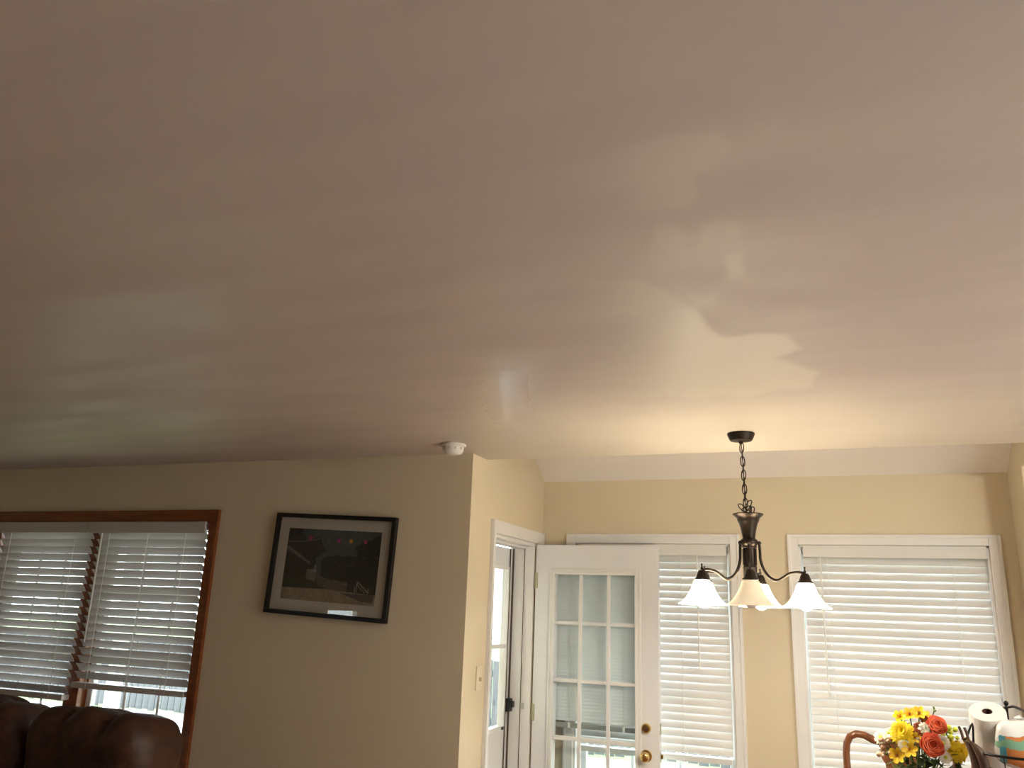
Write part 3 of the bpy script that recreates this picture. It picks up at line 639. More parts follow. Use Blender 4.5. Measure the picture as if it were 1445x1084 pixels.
# ------------------------------------------------------------------ framed picture
def picture():
    y = YW - .001; c = sum(((ony(*p, YW - .02)) for p in ((393, 724), (559, 731), (373, 864), (546, 880))), Vector()) / 4
    o = tag(empty('framed_picture', (c.x, YW, c.z), (0, math.radians(2.4), 0)), 'black-framed photograph with cream mat hanging slightly crooked on the shaded wall', 'picture')
    w, h, fw = .738, .526, .022
    b = MB(); hw, hh = w / 2, h / 2; D = -.032
    for q in ((-hw, hw, hh - fw, hh), (-hw, hw, -hh, -hh + fw)): b.box(q[0], q[1], D, 0, q[2], q[3])
    for q in ((-hw, -hw + fw), (hw - fw, hw)): b.box(q[0], q[1], D, -.0005, -hh + fw, hh - fw)
    b.build('frame', M['frame'], o, bevel=.0015)
    MB().box(-hw + fw, hw - fw, -.012, -.008, -hh + fw, hh - fw).build('mat_board', M['mat'], o)
    # the printed photograph: landscape with a dark roof, trees, lanterns, pale ground
    pw, ph = .286, .185
    ph_o = MB().add([(-pw, -.0125, -ph), (pw, -.0125, -ph), (pw, -.0125, ph), (-pw, -.0125, ph)], [(0, 1, 2, 3)])
    def pm(col, n): 
        k = 'print_' + n
        if k not in M: M[k] = mat(k + '_ink', col, .5, noise=.35, nscale=40)
        return M[k]
    pr = ph_o.build('print', pm((.075, .095, .105), 'sky'), o)
    lay = [0]
    def shape(poly, col, n):
        col = tuple(min(.9, c * (1.7 if max(col) > .05 else .7)) for c in col)
        lay[0] += 1; y = -.0126 - lay[0] * .00004
        MB().add([(-pw + 2 * pw * u, y, ph - 2 * ph * v) for u, v in poly], [tuple(range(len(poly)))]).build('print_' + n, pm(col, n), pr)
    shape([(0, .82), (.2, .82), (.65, .80), (1, .83), (1, 1), (0, 1)], (.20, .145, .11), 'ground')
    shape([(.62, .86), (.98, .86), (.98, .97), (.85, .95), (.7, .89)], (.06, .045, .04), 'ground_shadow')
    shape([(0, .62), (.3, .62), (.6, .72), (.62, .82), (0, .84)], (.028, .036, .018), 'lawn')
    tr_ = [(.40, .42), (.46, .36), (.5, .38), (.56, .34), (.62, .37), (.67, .34), (.72, .36), (.78, .35), (.76, .27), (.73, .24), (.78, .18), (.84, .14), (.9, .12), (.95, .06), (1, .05), (1, .86), (.7, .84), (.4, .7)]
    shape(tr_, (.012, .015, .011), 'trees')
    shape([(0, 0), (.14, 0), (.17, .06), (.2, .12), (.2, .2), (.1, .2), (0, .16)], (.012, .013, .012), 'tree')
    shape([(0, .17), (.2, .17), (.3, .12), (.36, .10), (.38, .18), (.42, .26), (.45, .28), (.40, .34), (.33, .40), (.35, .55), (.0, .62)], (.014, .012, .012), 'roof')
    shape([(0, .265), (.02, .255), (.28, .47), (.27, .50), (.0, .30)], (.10, .09, .085), 'roof_edge')
    shape([(.02, .185), (.18, .175), (.3, .15), (.36, .115), (.36, .13), (.3, .165), (.18, .19), (.02, .20)], (.09, .09, .09), 'ridge')
    shape([(0, .31), (.27, .50), (.27, .68), (0, .68)], (.018, .012, .011), 'house_wall')
    shape([(.25, .60), (.35, .60), (.36, .73), (.25, .70)], (.11, .085, .07), 'stone_wall')
    shape([(.36, .64), (.62, .73), (.70, .74), (.70, .84), (.6, .84), (.38, .78)], (.075, .055, .042), 'stone_steps')
    for k in range(5): shape([(.26 + k * .022, .565), (.266 + k * .022, .565), (.266 + k * .022, .61), (.26 + k * .022, .61)], (.22, .19, .17), 'rail_post')
    shape([(.25, .575), (.36, .575), (.36, .584), (.25, .584)], (.22, .19, .17), 'handrail')
    shape([(.33, .50), (.345, .50), (.345, .60), (.33, .60)], (.20, .17, .15), 'pillar')
    for k in range(8): shape([(.56 + k * .018, .69 + k * .003), (.567 + k * .018, .69 + k * .003), (.567 + k * .018, .73 + k * .003), (.56 + k * .018, .73 + k * .003)], (.17, .14, .12), 'rail_post')
    shape([(.80, .69), (.815, .69), (.93, .83), (.915, .83)], (.24, .21, .19), 'handrail')
    shape([(.79, .72), (.80, .72), (.895, .84), (.885, .84)], (.24, .21, .19), 'handrail')
    for (u, v) in ((.80, .70), (.78, .76), (.92, .77)): shape([(u, v), (u + .008, v), (u + .008, .84), (u, .84)], (.22, .19, .17), 'rail_post')
    for (u, v, c_, n) in ((.25, .125, (.35, .03, .10), 'lantern_red'), (.44, .14, (.05, .09, .07), 'lantern_green'), (.56, .14, (.35, .012, .24), 'lantern_magenta'), (.69, .14, (.48, .20, .02), 'lantern_orange'), (.84, .14, (.45, .025, .06), 'lantern_red')):
        s = .019
        shape([(u + s * math.cos(a) * (.95 if math.sin(a) > 0 else 1), v - s * 1.45 * math.sin(a) * (1 if math.sin(a) > 0 else 1.3)) for a in [i * math.pi / 6 for i in range(12)]], c_, n)
    rr = random.Random(3)
    for k in range(26):
        u = rr.uniform(.08, .98); v = rr.uniform(.24, .5); s = .0055
        if .42 < u < .75 and v < .38: continue
        shape([(u - s, v), (u, v - s * 1.4), (u + s, v), (u, v + s * 1.4)], (.15, .13, .115), 'light_dot')
    MB().box(-hw + fw, hw - fw, -.022, -.0205, -hh + fw, hh - fw).build('glass', M['glass'], o)
picture()

# ------------------------------------------------------------------ reclining sofa
def superbox(w, d, h, nu=28, nv=20, e1=.35, e2=.35, fn=None):
    vs = []; fs = []
    sp = lambda c, e: math.copysign(abs(c) ** e, c)
    for j in range(nv + 1):
        p = -math.pi / 2 + math.pi * j / nv
        for i in range(nu):
            a = 2 * math.pi * i / nu
            x = w / 2 * sp(math.cos(p), e1) * sp(math.cos(a), e2); y = d / 2 * sp(math.cos(p), e1) * sp(math.sin(a), e2); z = h / 2 * sp(math.sin(p), e1)
            if fn: x, y, z = fn(x, y, z)
            vs.append((x, y, z))
    for j in range(nv):
        for i in range(nu):
            i2 = (i + 1) % nu; fs.append((j * nu + i, j * nu + i2, (j + 1) * nu + i2, (j + 1) * nu + i))
    return MB().add(vs, fs)
def sofa():
    o = tag(empty('reclining_sofa', (-3.75, 3.15, -.02)), 'brown leather reclining sofa with padded backs under the oak window', 'sofa')
    def sb(n, w, d, h, c, mm, fn=None, rot=(0, 0, 0), e1=.35, e2=.35, nu=40, nv=28):
        q = superbox(w, d, h, nu, nv, e1, e2, fn).build(n, mm, o, smooth=True, angle=180); q.location = (c[0] + 3.75, c[1] - 3.15, c[2] + .02); q.rotation_euler = rot; return q
    sb('base', 2.28, .80, .38, (-4.08, 3.10, .23), M['leather2'], e1=.12, e2=.12)
    sb('back_panel', 1.88, .16, .96, (-4.03, 3.50, .55), M['leather2'], e1=.2, e2=.12)
    for x in (-3.345, -4.12, -4.88):
        def puff(px, py, pz, x=x):
            u = px / .385; t = (pz + .36) / .72
            # three padded channels and a rolled top
            ch = .055 * abs(math.cos(u * 1.5 * math.pi)) ** .6 if py < 0 else 0
            wv = .012 * math.sin(9 * px + 5 * pz + x * 3) + .008 * math.sin(17 * px - 11 * pz) + .006 * math.sin(31 * px + 14 * pz + x) + .004 * math.sin(53 * px - 23 * pz)
            py2 = py * (1 + .35 * math.exp(-((t - .86) / .16) ** 2)) - ch * (.4 + t) + wv * .6
            taper = .72 + .29 * max(0, min(1, t / .86)) ** .8
            pz2 = pz + (.030 * abs(math.cos(u * 1.5 * math.pi)) ** .6 - .012 + wv * .6 - .022 * u * u * abs(u)) * (1 if pz > .1 else 0)
            return px * taper, py2, pz2
        q = sb('back_cushion', .77, .26, .74, (x, 3.30, .755), M['leather'], puff, (math.radians(-9), 0, 0), .42, .5, 72, 40)
        if x == -3.345:
            pts = [(.372, -.05 + .02 * t, .30 - .62 * t) for t in [i / 10 for i in range(11)]]
            pts = [(.352 - .105 * (i / 10), -.115 + .03 * (i / 10), .235 - .40 * i / 10) for i in range(11)]
            MB().tube(pts, .004, 8).build('piping', M['piping'], q, smooth=True)
        sb('seat_cushion', .76, .62, .24, (x, 2.93, .46), M['leather'], None, (0, 0, 0), .35, .35)
        sb('footrest_panel', .74, .12, .34, (x, 2.72, .26), M['leather'], None, (0, 0, 0), .3, .3)
    for x in (-2.86, -5.38): sb('armrest', .25, .92, .60, (x, 3.05, .31), M['leather'], None, (0, 0, 0), .35, .4)
sofa()

# ------------------------------------------------------------------ dining table and chair
def table():
    o = tag(empty('dining_table', (0, 3.45, -.02)), 'brown wooden dining table under the chandelier', 'table')
    MB().box(-.78, .72, -.5, .5, .745, .78).build('table_top', M['tablewood'], o, bevel=.008)
    b = MB(); b.box(-.66, .60, -.40, -.378, .65, .745); b.box(-.66, .60, .378, .40, .65, .745); b.box(-.66, -.638, -.378, .378, .65, .745); b.box(.578, .60, -.378, .378, .65, .745); b.build('apron', M['tablewood'], o)
    for x in (-.63, .57):
        for y in (-.37, .37):
            MB().lathe([(.0005, 0), (.022, 0), (.026, .03), (.02, .08), (.03, .3), (.036, .5), (.03, .56), (.042, .6), (.042, .745), (.0005, .745)], 16, (x, y, 0)).build('leg', M['tablewood'], o, smooth=True)
table()
def chair():
    YC = 4.42
    p = ony(1213, 1032, YC); ztop = p.z; cx = ony(1268, 1040, YC).x
    o = tag(empty('dining_chair', (cx, YC - .2, -.02)), 'cherry wood dining chair with rounded yoke back behind the flowers', 'chair')
    X = lambda px, py=1045: ony(px, py, YC).x - cx
    Zt = ztop + .02; oy = .2
    xo = X(1195, 1070); r = .0165
    # stile + rounded yoke, one bent rail per side meeting at the crest
    for s in (-1, 1):
        pts = []
        prof = [(xo + .006, .44, -.04), (xo + .004, .70, .0), (xo, .90, .01), (xo - .001, Zt - .10, .006), (xo + .004, Zt - .058, .004), (xo + .020, Zt - .026, .0), (xo + .048, Zt - .012, -.003), (xo + .082, Zt - .015, -.004), (xo + .115, Zt - .030, -.004), (xo + .15, Zt - .036, -.004), (-.06, Zt - .030, -.004), (.0, Zt - .022, -.004)]
        pts = [(s * -1 * abs(a) if a < 0 else 0, oy + c_, z) for a, z, c_ in prof]
        pts = [(s * abs(a), oy + c_, z) for a, z, c_ in prof]
        MB().tube(pts, [.017, .0175, .0165, .0160, .0162, .0165, .0165, .0165, .0185, .019, .019, .019], 14).build('stile', M['chairwood'], o, smooth=True, angle=180)
    # vase splat with scrolled shoulders
    sp = [(-.030, .47), (-.034, .60), (-.050, .70), (-.068, .80), (-.082, .88), (-.092, .955), (-.100, 1.0), (-.088, 1.03), (-.094, 1.045), (-.070, 1.05), (-.062, 1.065), (-.064, 1.085), (-.074, 1.10), (-.080, 1.115), (-.078, 1.125), (-.090, Zt - .032)]
    sp = [(x, z if z < .9 else .9 + (z - .9) * (Zt - .035 - .9) / (Zt - .032 - .9)) for x, z in sp]
    half = sp + [(-x, z) for x, z in sp[::-1]]
    MB().prism(half, oy - .012, oy + .004).build('splat', M['chairwood'], o, bevel=.002)
    MB().box(-.235, .235, -.24, .215, .40, .445).build('seat_frame', M['chairwood'], o, bevel=.01)
    superbox(.43, .42, .07, 24, 12, .4, .4).build('seat', M['fabric'], o, smooth=True, angle=180).location = (0, -.015, .462)
    for sx in (-.21, .21):
        MB().tube([(sx, -.21, .40), (sx * 1.06, -.225, .28), (sx, -.215, .12), (sx * 1.02, -.225, .015), (sx * 1.04, -.235, .0)], [.028, .026, .017, .015, .024], 12).build('leg', M['chairwood'], o, smooth=True)
        MB().tube([(sx, .195, .42), (sx, .2, .2), (sx * 1.02, .24, .0)], [.02, .018, .017], 10).build('leg', M['chairwood'], o, smooth=True)
chair()

# ------------------------------------------------------------------ vase and flowers
YF = 3.62
VB = Vector((ony(1300, 1060, YF).x, YF, .76))
vs = tag(empty('flower_vase', VB), 'clear glass vase on the dining table holding the flowers', 'vase')
MB().lathe([(.0005, 0), (.055, 0), (.058, .01), (.050, .10), (.045, .20), (.055, .30), (.052, .30), (.042, .20), (.047, .10), (.052, .015), (.0005, .012)], 28).build('glass_body', M['vase'], vs, smooth=True)
MOUTH = VB + Vector((0, 0, .30))
PXM = .0027                                       # metres per photograph pixel at the bouquet
def petal_ring(b, n, r0, r1, wd, z0, z1, rot=0, curl=0, jit=.1, cup=.15):
    for k in range(n):
        a = rot + 2 * math.pi * k / n + random.uniform(-jit, jit); ca, sa = math.cos(a), math.sin(a); vs = []; fs = []
        rr = r1 * random.uniform(.92, 1.06)
        for i, t in enumerate((0, .35, .7, .92, 1)):
            r = r0 + (rr - r0) * t; z = z0 + (z1 - z0) * t + curl * math.sin(t * math.pi) ; w = wd * (.45, .9, 1, .65, .12)[i]
            for s in (-1, 0, 1):
                vs.append((r * ca - s * w * sa, r * sa + s * w * ca, z + cup * w * abs(s)))
        for i in range(4):
            for j in range(2): fs.append((i * 3 + j, i * 3 + j + 1, i * 3 + j + 4, i * 3 + j + 3))
        b.add(vs, fs)
    return b
def flower_root(name, px, py, dy, label, group, cat='flower'):
    p = ony(px, py, YF + dy)
    o = tag(empty(name, p), label, cat, group)
    d = Vector((p.x - VB.x, p.y - YF - .10, (p.z - (VB.z + .50)) * 1.2 + .08)); d.y -= .12
    d.normalize(); q = Vector((0, 0, 1)).rotation_difference(d)
    o.rotation_mode = 'QUATERNION'; o.rotation_quaternion = q
    iv = q.inverted(); a = iv @ (MOUTH + Vector((random.uniform(-.03, .03), random.uniform(-.03, .03), 0)) - p); bt = iv @ (VB + Vector((random.uniform(-.03, .03), random.uniform(-.03, .03), .03)) - p)
    mid = Vector((0, 0, -.06)) * 1.0 + a * .35
    MB().tube([(0, 0, -.004), tuple(Vector((0, 0, -.04))), tuple(mid), tuple(a), tuple(bt)], .0024, 6).build('stem', M['stem'], o, smooth=True)
    return o
def mum(px, py, dy, r, label):
    o = flower_root('yellow_chrysanthemum', px, py, dy, label, 'yellow chrysanthemums in the bouquet'); b = MB(); r *= PXM
    for k, (f, n, zz_) in enumerate(((1.0, 24, -.30), (.97, 24, -.06), (.90, 22, .14), (.78, 20, .32), (.62, 16, .45), (.45, 12, .55), (.27, 8, .60))):
        petal_ring(b, n, .04 * r, r * f, r * .115, zz_ * r * .35, zz_ * r, k * .17, r * .10, .08, .3)
    b.build('petals', M['y1'], o, smooth=True, angle=180)
    MB().sphere((0, 0, .05 * r), r * .45, 10, 8, (1, 1, .7)).build('centre', M['y1'], o, smooth=True)
def rose(px, py, dy, r, label):
    o = flower_root('coral_rose', px, py, dy, label, 'coral roses in the bouquet'); b = MB(); r *= PXM
    for k, (f, n, h0, h1) in enumerate(((1.0, 5, .0, .42), (.86, 5, .0, .62), (.70, 5, .05, .74), (.54, 4, .1, .80), (.38, 4, .1, .82), (.2, 3, .1, .8))):
        for i in range(n):
            a0 = k * .7 + 2 * math.pi * i / n; span = 2 * math.pi / n * .72; vs = []; fs = []
            for u in range(7):
                a = a0 + span * (u / 6 - .5) * 1.7; e = 1 - abs(u / 6 - .5) * .5
                for v, t in enumerate((0, .4, .8, 1.0)):
                    rad = r * f * (.35, .78, .90, 1.10)[v] * (1 + .05 * math.sin(u * 1.3 + k)) * (1 if k < 5 else .8); vs.append((rad * math.cos(a), rad * math.sin(a), r * (h0 - .35 + (h1 - h0 + .35) * (0, .55, 1.0, .97)[v] * (.72 + .28 * e))))
            for u in range(6):
                for v in range(3): fs.append((u * 4 + v, u * 4 + v + 1, u * 4 + v + 5, u * 4 + v + 4))
            b.add(vs, fs)
    b.build('petals', M['r1'], o, smooth=True, angle=180)
    MB().sphere((0, 0, .12 * r), r * .30, 12, 8, (1, 1, 1.2)).build('heart', M['r1'], o, smooth=True)
    MB().sphere((0, 0, -.38 * r), r * .4, 10, 8).build('calyx', M['leaf'], o, smooth=True)
def daisy(px, py, dy, r, label, n=15):
    o = flower_root('white_daisy', px, py, dy, label, 'white daisies in the bouquet'); b = MB(); r *= PXM
    petal_ring(b, n, .1 * r, r, r * .15, 0, .06 * r, 0, .08 * r); petal_ring(b, n, .1 * r, r * .85, r * .14, .06 * r, .2 * r, .2, .08 * r)
    b.build('petals', M['w1'], o, smooth=True, angle=180)
    MB().sphere((0, 0, .16 * r), r * .26, 12, 8, (1, 1, .6)).build('centre', M['gy'], o, smooth=True)
def pompon(px, py, dy, r, label, mm='w1', name='white_carnation', group='cream carnations in the bouquet'):
    o = flower_root(name, px, py, dy, label, group); b = MB(); r *= PXM
    for k, (f, n, z_) in enumerate(((1, 12, -.1), (.9, 11, .2), (.72, 9, .45), (.5, 7, .62), (.28, 5, .72))): petal_ring(b, n, .05 * r, r * f, r * .26, z_ * r * .2, z_ * r, k * .4, r * .12, .15, .4)
    b.build('petals', M[mm], o, smooth=True, angle=180); MB().sphere((0, 0, 0), r * .45, 10, 8).build('calyx', M['leaf2'], o, smooth=True)
def lily(px, py, dy, r, label, mm='y2'):
    o = flower_root('yellow_alstroemeria', px, py, dy, label, 'golden alstroemerias in the bouquet'); b = MB(); r *= PXM
    petal_ring(b, 3, .05 * r, r, r * .34, 0, .45 * r, 0, .1 * r, .1, .35); petal_ring(b, 3, .05 * r, r * .95, r * .28, .05 * r, .55 * r, math.pi / 3, .1 * r, .1, .35)
    b.build('petals', M[mm], o, smooth=True, angle=180)
    s = MB()
    for k in range(5):
        a = k * 1.256; s.tube([(0, 0, 0), (.14 * r * math.cos(a), .14 * r * math.sin(a), .6 * r)], .0012, 5)
    s.build('stamens', M['rust'], o)
def sprig(px, py, dy, r, n, mm, label, name, group):
    o = flower_root(name, px, py, dy, label, group, 'flower'); r *= PXM
    for k in range(n):
        a = random.uniform(0, 6.28); q = random.uniform(.1, 1); c = (r * q * math.cos(a), r * q * math.sin(a), r * random.uniform(-.3, .6))
        MB().tube([(0, 0, -.02), c], .001, 5).build('twig', M['stem'], o)
        MB().sphere(c, r * random.uniform(.20, .32), 8, 6, (1, 1, 1.2)).build('bud', M[mm], o, smooth=True)
mum(1273, 1034, -.06, 17, 'large bright yellow chrysanthemum above the white carnations')
mum(1351, 1061, -.05, 15, 'yellow chrysanthemum beside the hanging bananas')
rose(1321, 1025, -.05, 12, 'upper coral red rose, above the open one')
rose(1315, 1052, -.08, 14, 'larger open coral red rose above the dark leaves')
daisy(1243, 1041, -.03, 10, 'white daisy with green centre in front of the chair back')
daisy(1330, 1049, -.085, 10.5, 'white daisy with green centre tucked beside the open coral rose')
daisy(1334, 1069, -.07, 9, 'white daisy under the coral roses')
daisy(1254, 1035, .0, 8, 'small white daisy touching the big yellow chrysanthemum')
pompon(1306, 1029, -.06, 9, 'cream carnation beside the upper coral rose')
pompon(1276, 1051, -.08, 8.5, 'cream carnation below the big yellow chrysanthemum')
pompon(1298, 1046, -.07, 7, 'small cream carnation between the big chrysanthemum and the open rose')
lily(1271, 1013, .02, 10, 'bright yellow alstroemeria at the top of the bouquet', 'y1')
lily(1284, 1010, .0, 10, 'golden alstroemeria beside the topmost green sprig')
lily(1297, 1009, .0, 11, 'golden alstroemeria above the rust sprig')
lily(1306, 1012, .02, 8, 'small golden alstroemeria above the cream carnation')
lily(1284, 1058, -.09, 11, 'golden alstroemeria above the dark green leaves')
lily(1267, 1066, -.08, 11, 'golden alstroemeria low by the chair splat')
lily(1291, 1042, -.07, 8, 'golden alstroemeria between the chrysanthemum and the carnation')
lily(1362, 1050, -.02, 8, 'golden alstroemeria at the stalks of the bananas')
pompon(1297, 1027, -.04, 8, 'rust brown blossom by the cream carnation', 'rust', 'rust_blossom', 'rust blossoms in the bouquet')
pompon(1294, 1035, -.06, 7, 'rust brown blossom under the golden alstroemeria', 'rust', 'rust_blossom', 'rust blossoms in the bouquet')
pompon(1305, 1016, .0, 7, 'rust brown blossom above the cream carnation', 'rust', 'rust_blossom', 'rust blossoms in the bouquet')
sprig(1250, 1056, -.03, 13, 9, 'pink', 'dusty pink buds beside the chair splat', 'pink_bud_sprig', 'bud sprigs in the bouquet')
sprig(1243, 1064, -.03, 8, 6, 'w1', 'tiny cream buds low by the chair splat', 'cream_bud_sprig', 'bud sprigs in the bouquet')
sprig(1338, 1033, .02, 13, 10, 'gy', 'yellow green buds beside the upper coral rose', 'green_bud_sprig', 'bud sprigs in the bouquet')
sprig(1258, 1040, .03, 10, 6, 'rust', 'rust coloured buds behind the white daisies', 'rust_bud_sprig', 'bud sprigs in the bouquet')
sprig(1319, 1001, .03, 5, 5, 'leaf2', 'green bud sprig sticking up from the bouquet top', 'green_tip_sprig', 'bud sprigs in the bouquet')
# leaves
def leafy(px, py, dy, L, n, mm, label, spread=1.0, wf=.16):
    p = ony(px, py, YF + dy); o = tag(empty('leaf_spray', p), label, 'leaves', 'leaf sprays in the bouquet')
    lp_ = MOUTH - p
    MB().tube([(0, 0, 0), tuple(lp_ * .5 + Vector((0, 0, .02))), tuple(lp_), tuple(VB + Vector((0, 0, .04)) - p)], .002, 6).build('stem', M['stem'], o)
    for k in range(n):
        a = random.uniform(-1.3, 1.3) * spread; e = random.uniform(-.5, .6); l = L * PXM * random.uniform(.7, 1.1)
        d = Vector((math.sin(a), -.55 - .3 * random.random(), e)).normalized(); s = d.cross(Vector((0, 0, 1))).normalized(); u = s.cross(d); vs = []; fs = []
        st = Vector((random.uniform(-.02, .02), random.uniform(-.01, .01), random.uniform(-.02, .02)))
        for i, t in enumerate((0, .25, .5, .75, 1)):
            w = l * wf * (.25, .9, 1, .7, .05)[i]; c = st + d * l * t - u * (.15 * l * t * t)
            for q in (-1, 0, 1): vs.append(c + s * w * q + u * (w * .25 * abs(q)))
        for i in range(4):
            for j in range(2): fs.append((i * 3 + j, i * 3 + j + 1, i * 3 + j + 4, i * 3 + j + 3))
        MB().add(vs, fs).build('leaf', M[mm], o, smooth=True, angle=180)
leafy(1295, 1072, -.05, 26, 14, 'leaf', 'dark green leaves under the open coral rose')
leafy(1318, 1078, -.04, 26, 12, 'leaf', 'dark green leaves below the lower white daisy')
leafy(1276, 1082, -.05, 28, 14, 'leaf', 'dark ferny leaves low beside the chair splat', 1.1, .09)
leafy(1345, 1080, -.04, 22, 9, 'leaf', 'dark green leaves under the yellow chrysanthemum beside the bananas')
leafy(1262, 1080, -.05, 18, 6, 'leaf2', 'pale green grassy leaves beside the chair splat', 1.0, .08)
leafy(1300, 1034, .05, 22, 12, 'leaf', 'dark leaves deep inside the bouquet')
leafy(1280, 1022, .05, 18, 8, 'leaf2', 'pale leaves behind the big yellow chrysanthemum')

leafy(1318, 1026, .06, 20, 10, 'leaf', 'dark leaves behind the upper coral rose')
leafy(1336, 1046, .04, 20, 10, 'leaf', 'dark leaves between the coral roses and the yellow green buds')
leafy(1262, 1052, .03, 18, 9, 'leaf', 'dark leaves behind the dusty pink buds')
# ------------------------------------------------------------------ wire stand, paper towels, bananas, bread bag
YS = 3.45
def sp_(px, py, dy=0): return ony(px, py, YS + dy)
SB = Vector((sp_(1442, 1075).x, YS, .76))
st = tag(empty('wire_basket_stand', SB), 'black iron two-tier wire basket stand with ball finial and banana hook', 'basket')
def wire(pts, r, n, par=st, cl=False): 
    return MB().tube([Vector(p) - SB for p in pts], r, 8, closed=cl).build(n, M['wire'], par, smooth=True, angle=180)
zr1 = sp_(1405, 1066, -.10).z; RB = .145
def hoop(z, r, n, rw=.004): wire([SB + Vector((r * math.cos(2 * math.pi * k / 40), r * math.sin(2 * math.pi * k / 40), z - SB.z)) for k in range(40)], rw, n, cl=True)
hoop(zr1, RB, 'basket_rim', .0045); hoop(zr1 - .045, RB * .93, 'basket_hoop', .003); hoop(zr1 - .085, RB * .66, 'basket_hoop', .003)
hoop(.76 + .10, RB * 1.15, 'basket_rim', .0045); hoop(.76 + .05, RB * 1.05, 'basket_hoop', .003); hoop(.764, RB * .8, 'base_ring', .004)
for k in range(12):
    a = 2 * math.pi * k / 12; cs, sn = math.cos(a), math.sin(a)
    wire([SB + Vector((RB * cs, RB * sn, zr1 - SB.z)), SB + Vector((RB * .93 * cs, RB * .93 * sn, zr1 - .045 - SB.z)), SB + Vector((RB * .66 * cs, RB * .66 * sn, zr1 - .085 - SB.z)), SB + Vector((0, 0, zr1 - .09 - SB.z))], .0022, 'basket_wire')
    wire([SB + Vector((RB * 1.15 * cs, RB * 1.15 * sn, .10)), SB + Vector((RB * 1.05 * cs, RB * 1.05 * sn, .05)), SB + Vector((RB * .8 * cs, RB * .8 * sn, .004))], .0022, 'basket_wire')
f0 = sp_(1420, 996, .09)
wire([Vector((f0.x, f0.y, .77)), Vector((f0.x, f0.y, 1.1)), f0], .0048, 'upright')
MB().sphere(f0 + Vector((0, 0, .008)) - SB, .0085, 14, 10).build('ball_finial', M['wire'], st, smooth=True)
g1 = [f0 + Vector((-.012, 0, -.010)), f0 + Vector((.0, 0, -.006)), sp_(1430, 997, .06), sp_(1440, 1001, .02), sp_(1456, 1010, -.02), sp_(1470, 1030, -.04), sp_(1478, 1060, -.06), Vector((sp_(1478, 1060, -.06).x, YS - .06, zr1))]
wire(g1, .0042, 'arched_handle')
# banana hook upright with scroll, at the basket's bouquet side
h0 = sp_(1372, 1021, -.04); hb = sp_(1374, 1052, -.04)
wire([Vector((hb.x + .01, hb.y, .80)), Vector((hb.x + .006, hb.y, zr1)), hb, h0 + Vector((.001, 0, -.012)), h0, h0 + Vector((-.007, -.002, -.010)), sp_(1366, 1036, -.045), sp_(1364, 1043, -.045), sp_(1360, 1043, -.045)], .0036, 'banana_hook')
# bananas
BA = sp_(1362, 1040, -.06)
for i, (dx, dy, lean, lab) in enumerate(((.010, .0, .0, 'dark overripe banana hanging on the wire stand, nearer the paper towels'), (-.004, .022, -.25, 'dark overripe banana hanging on the wire stand, against the yellow chrysanthemum'))):
    o = tag(empty('banana', BA + Vector((dx, dy, 0))), lab, 'banana', 'overripe bananas on the hook')
    pts = []; rs = []
    for k in range(15):
        t = k / 14; a = -1.1 + 2.1 * t
        pts.append((.060 * math.cos(a) - .060 * math.cos(-1.1) + .012 * t + lean * .06 * t, -.01 * math.sin(t * 3) + lean * .02, -.088 * (math.sin(a) - math.sin(-1.1)) - .012)); rs.append((.004, .006, .010, .0135, .0155, .0165, .017, .017, .017, .0165, .0155, .0135, .010, .006, .004)[k])
    MB().tube(pts, rs, 12).build('fruit', M['banana'], o, smooth=True, angle=180)
    MB().tube([(-.010, .0, .030), (-.004, 0, .012), pts[0]], [.0042, .0045, .005], 8).build('stalk', M['banana'], o, smooth=True)
# paper towel roll leaning towards the room
pt = sp_(1393, 1004, -.02); Lr = .25
view = Vector(ray(1393, 1004)); tilt = math.radians(30)
ax = Vector((-view.x * math.sin(tilt), -view.y * math.sin(tilt), math.cos(tilt))).normalized()
sidev = ax.cross(Vector(view)).normalized(); ax = (ax - sidev * -.03).normalized()
ro = tag(empty('paper_towel_roll', pt - ax * Lr), 'white paper towel roll leaning in the wire basket stand', 'paper towels')
ro.rotation_mode = 'QUATERNION'; ro.rotation_quaternion = Vector((0, 0, 1)).rotation_difference(ax)
rr_ = (sp_(1420, 1004).x - sp_(1368, 1004).x) / 2 * 1.0
MB().lathe([(.0165, 0), (rr_, 0), (rr_ + .001, .004), (rr_ + .001, Lr - .004), (rr_ - .001, Lr), (.0165, Lr)], 48).build('paper', M['paper'], ro, smooth=True, angle=50)
MB().lathe([(.0165, -.001), (.0165, Lr - .002), (.0150, Lr - .002), (.0150, -.001)], 24, close=True).build('cardboard_core', M['card'], ro, smooth=True, angle=50)
MB().tube([(rr_ * math.cos(a) * (1 + .012 * k / 5), rr_ * math.sin(a) * (1 + .012 * k / 5), Lr / 2) for k, a in enumerate([2.6 + .12 * i for i in range(6)])], .0012, 4).build('loose_edge', M['paper'], ro)

